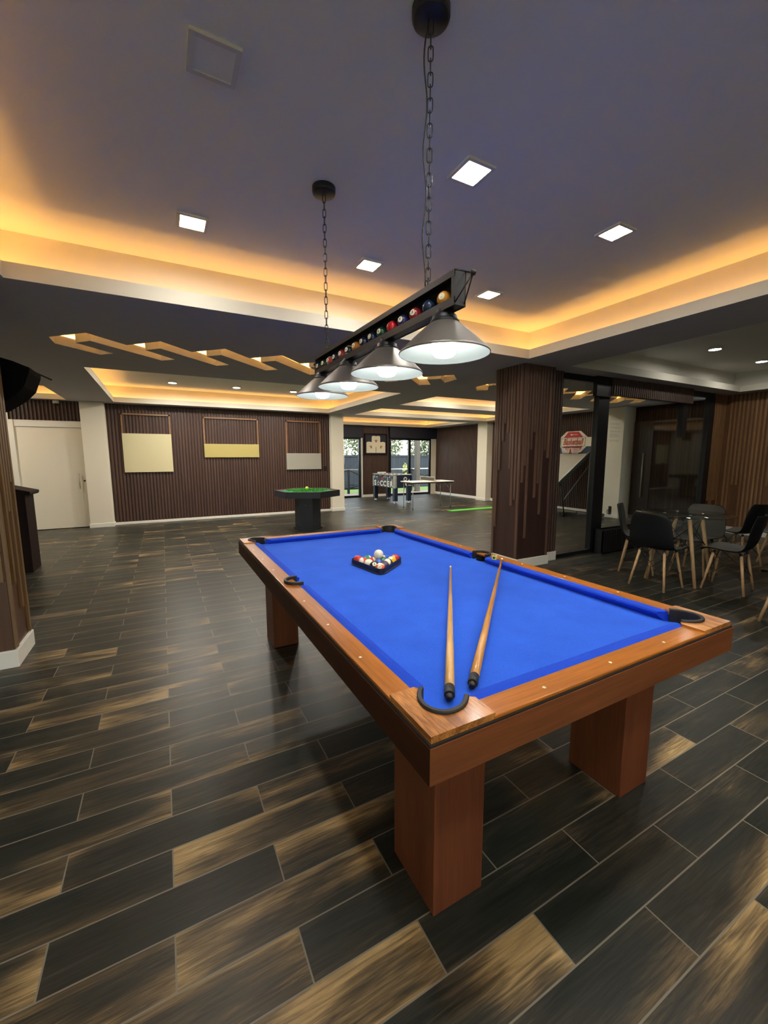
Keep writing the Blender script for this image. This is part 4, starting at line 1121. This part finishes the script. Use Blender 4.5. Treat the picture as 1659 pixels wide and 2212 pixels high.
# ================================================================== CAFÉ: table, chairs, planter
def shell_mesh():
    prof = [(.225, .418, .17), (.205, .436, .205), (.13, .446, .225), (.03, .434, .232), (-.07, .430, .232), (-.135, .445, .23), (-.175, .49, .228), (-.20, .56, .226), (-.218, .64, .220), (-.233, .72, .208), (-.247, .785, .192), (-.254, .815, .165), (-.256, .826, .135)]
    n = 12; m = MB(); vs = []
    for i, (y, z, w) in enumerate(prof):
        t = max(0., min(1., (i - 4) / 4.))
        for k in range(n + 1):
            v = -1 + 2 * k / n
            lift = (abs(v) ** 3) * (.030 * (1 - t))
            fw = (abs(v) ** 2.2) * .050 * t
            x = v * w
            vs.append((x, y + fw, z + lift * (1 if i > 0 else .3)))
    fs = [(i * (n + 1) + k, i * (n + 1) + k + 1, (i + 1) * (n + 1) + k + 1, (i + 1) * (n + 1) + k) for i in range(len(prof) - 1) for k in range(n)]
    m.add(vs, fs, 0, True)
    return m
def make_chair(label):
    o = thing('shell_chair', label, 'chair', (0, 0, 0), 0, 'black shell chairs with wooden legs')
    s_ = shell_mesh().build('shell', [MT['chairin'], MT['chairout']], o)
    bm = bmesh.new(); bm.from_mesh(s_.data)
    up = sum(1 for f in bm.faces if f.normal.z > 0)
    if up < len(bm.faces) / 3: bmesh.ops.reverse_faces(bm, faces=bm.faces)
    bm.to_mesh(s_.data); bm.free()
    md = s_.modifiers.new('thick', 'SOLIDIFY'); md.thickness = .009; md.offset = -1; md.material_offset = 1; md.material_offset_rim = 1
    ms = s_.modifiers.new('smooth', 'SUBSURF'); ms.levels = 1; ms.render_levels = 1
    for sx in (-1, 1):
        for sy in (-1, 1):
            MB().tube([(sx * .125, sy * .115, .405), (sx * .185, sy * .18, .0)], [.0145, .0115], 10).build('leg', MT['beech'], o)
            MB().tube([(sx * .115, sy * .105, .425), (sx * .127, sy * .117, .395)], [.012, .016], 8).build('leg_socket', MT['blackmetal'], o)
    m = MB()
    for sx in (-1, 1):
        m.tube([(sx * .125, -.115, .40), (sx * .165, .16, .14)], .0032, 5).tube([(sx * .125, .115, .40), (sx * .165, -.16, .14)], .0032, 5)
    for sy in (-1, 1):
        m.tube([(-.125, sy * .115, .40), (.165, sy * .16, .14)], .0032, 5).tube([(.125, sy * .115, .40), (-.165, sy * .16, .14)], .0032, 5)
    m.build('wire_brace', MT['blackmetal'], o)
    return o
ch0 = make_chair('black shell chair at the glass table with its back to the pool table')
def place(o, x, y, face, label):
    """face: direction the sitter looks, degrees from +y anticlockwise"""
    o.location = (x, y, 0); o.rotation_euler = (0, 0, math.radians(face)); o['label'] = label
place(ch0, 4.25, 1.79, -90, 'black shell chair at the glass table, its broad back turned to the pool table')
for (x, y, fc, lab) in (
    (4.70, 2.26, 207, 'shell chair seen edge-on between the black planter and the glass table'),
    (4.80, 1.355, 9, 'shell chair in profile, seat under the right side of the glass table'),
    (5.23, 1.88, 92, 'shell chair on the far side of the glass table, its grey inside facing the camera'),
    (6.14, 1.80, -10, 'shell chair near the brown wood wall, its black back toward the camera'),
    (6.66, 1.50, 75, 'shell chair cut by the right edge of the picture behind the profile chair'),
    (4.135, .575, -14, 'shell chair of which only one wooden leg shows at the right edge, low')):
    place(copy_tree(ch0), x, y, fc, lab)
GT = thing('glass_table', 'round clear glass table on four splayed wooden legs among the black chairs', 'table', (4.72, 1.80, 0))
MB().lathe([(0, .766), (.462, .766), (.467, .770), (.462, .775), (0, .775)], seg=56).build('glass_top', MT['tabletop'], GT)
for i in range(4):
    a = math.radians(45 + 90 * i); b = math.radians(53 + 90 * i)
    tp = (.185 * math.cos(a), .185 * math.sin(a)); bt = (.345 * math.cos(b), .345 * math.sin(b))
    lg = MB().tube([(*tp, .725), (*bt, 0)], [.021, .016], 12).build('leg', MT['beech'], GT)
    MB().tube([(*tp, .715), (*tp, .764)], [.014, .010], 8).lathe([(0, .7755), (.02, .7755), (.018, .781), (0, .782)], (tp[0], tp[1], 0), 14).build('fitting', MT['chrome'], lg)
m = MB()
for i in range(4):
    a, b = math.radians(45 + 90 * i), math.radians(135 + 90 * i)
    p, q = (.185 * math.cos(a), .185 * math.sin(a)), (.24 * math.cos(b), .24 * math.sin(b))
    m.tube([(*p, .72), (*q, .42)], .004, 5); m.tube([(.185 * math.cos(b), .185 * math.sin(b), .72), (.24 * math.cos(a), .24 * math.sin(a), .42)], .004, 5)
m.build('wire_brace', MT['blackmetal'], GT)
pb = thing('planter_box', 'long low black slatted box standing against the glass partition', 'planter', (5.12, 3.0, 0))
m = slat_wall(0, 1.30, .012, .02, .36, 'x', -1, pitch=.04, w=.028, d=.012, back=.012)
m.build('front', [MT['black'], MT['deepblack']], pb)
MB().box(0, .012, .012, .15, 0, .36).box(1.288, 1.30, .012, .15, 0, .36).box(0, 1.30, .138, .15, 0, .36).box(.012, 1.288, .024, .138, .30, .31).build('box', MT['black'], pb)
MB().box(-.006, 1.306, -.002, .012, .345, .362).build('top_edge', MT['blackmetal'], pb)

# ================================================================== LEFT EDGE: lectern, hanging speaker
Lc = thing('lectern', 'very dark wooden lectern with a sloping top, half hidden by the left pillar', 'lectern', (-2.22, 5.82, 0))
MB().box(-.20, .245, -.02, .36, 0, 1.0, bev=.004).build('body', MT['lectern'], Lc)
MB().prism([(-.22, 1.15), (.30, 1.01), (.305, .985), (.29, .965), (.24, .975), (-.22, 1.10)], -.04, .38, 'y').build('sloping_top', MT['lectern'], Lc)
Sp = thing('loudspeaker', 'black speaker hung high behind the left wood pillar', 'loudspeaker', (-1.5, 3.6, 1.95))
prof = [(-.35, .22), (.008, .188), (.13, .155), (.195, .128), (.222, .118), (.218, .085), (.18, -.02), (.12, -.09), (.005, -.175), (-.35, -.28)]
MB().prism(prof, -.33, 0, 'y').build('cabinet', MT['deepblack'], Sp)
MB().tube([(-.1, .17, .215), (.10, .17, .19), (.26, .17, .112)], .006, 6).tube([(-.1, .17, .2), (-.1, .17, .58)], .014, 8).build('bracket', MT['blackmetal'], Sp)

# ================================================================== OUTSIDE
struct(MB().box(-10, 14, -14, YN - .1, -.10, -.02), 'lawn', MT['grass'])
struct(MB().box(2.5, 16, YF + .1, 14.35, -.06, -.005), 'patio', MT['patio'])
tag(struct(MB().box(-2, 30, 14.35, 26, -.10, -.03), 'lawn', MT['grass']), kind='structure')
fe = thing('board_fence', 'tall dark board fence beyond the lawn', 'fence', (2, 17.0, -.05))
m = MB()
for i in range(95): m.box(i * .15, i * .15 + .145, 0, .02 + .006 * (i % 2), 0, 1.56)
m.box(0, 14.3, -.03, 0, 1.50, 1.58).box(0, 14.3, -.03, 0, .2, .28)
m.build('boards', MT['fence'], fe)
ra = thing('timber_railing', 'dark timber railing with crossed braces at the edge of the patio', 'railing', (3.4, 14.25, 0))
MB().box(0, 7, -.03, .03, .92, .96).build('top_bar', MT['steel'], ra)
MB().box(0, 7, -.03, .03, .16, .22).build('lower_bar', MT['railing'], ra)
for i in range(5):
    x = .35 + i * 1.45
    p_ = MB().box(x + .7, x + .78, -.04, .04, -.03, .94).build('post', MT['railing'], ra)
    m = MB()
    for (xa, za, xb, zb_) in ((x + .02, .35, x + .72, .20), (x + .02, .62, x + .7, .93), (x + .76, .20, x + 1.45, .40), (x + .76, .93, x + 1.45, .62)):
        m.tube([(xa, 0, za), (xb, 0, zb_)], .032, 4)
    m.build('brace', MT['railing'], p_)
o = MB().box(-.09, .09, -.09, .09, 0, 2.6).build('veranda_post', MT['bark'], None, (8.95, 13.95, -.005)); tag(o, 'grey timber post outside the right pane of the glass door', 'post')
def leaves(c, rad, n, s, rr_):
    m = MB()
    for i in range(n):
        while True:
            p = Vector((rr_.uniform(-1, 1), rr_.uniform(-1, 1), rr_.uniform(-1, 1)))
            if p.length < 1: break
        p = Vector((c[0] + p.x * rad[0], c[1] + p.y * rad[1], c[2] + p.z * rad[2]))
        a = Vector((rr_.gauss(0, 1), rr_.gauss(0, 1), rr_.gauss(0, 1))).normalized(); b = a.orthogonal().normalized(); w = s * rr_.uniform(.6, 1.3)
        m.add([p - a * w, p + b * w * .5, p + a * w, p - b * w * .5], [(0, 1, 2, 3)])
    return m
rr_ = random.Random(9)
for (x, y, hgt, lab) in ((6.9, 20.0, 6.0, 'leafy tree behind the fence, seen through the left glass door'), (10.4, 20.5, 6.0, 'leafy tree behind the fence, seen through the middle of the right glass door'), (14.2, 20.5, 6.5, 'leafy tree behind the fence, at the right of the glass door')):
    t = thing('tree', lab, 'tree', (x, y, -.1), 0, 'trees behind the fence')
    MB().tube([(0, 0, 0), (.05, 0, 2), (0, .1, hgt * .7)], [.16, .13, .07], 8).build('trunk', MT['bark'], t)
    leaves((0, 0, 2.5), (1.7, 1.0, 1.9), 4600, .10, rr_).build('crown', MT['leaf'], t)
t = thing('yellow_shrub', 'slim yellow green shrub outside the right glass door', 'shrub', (9.35, 15.6, -.03))
MB().tube([(0, 0, 0), (0, 0, .9)], .012, 6).build('stem', MT['bark'], t)
leaves((0, 0, .75), (.12, .12, .5), 140, .05, rr_).build('foliage', MT['leafyellow'], t)
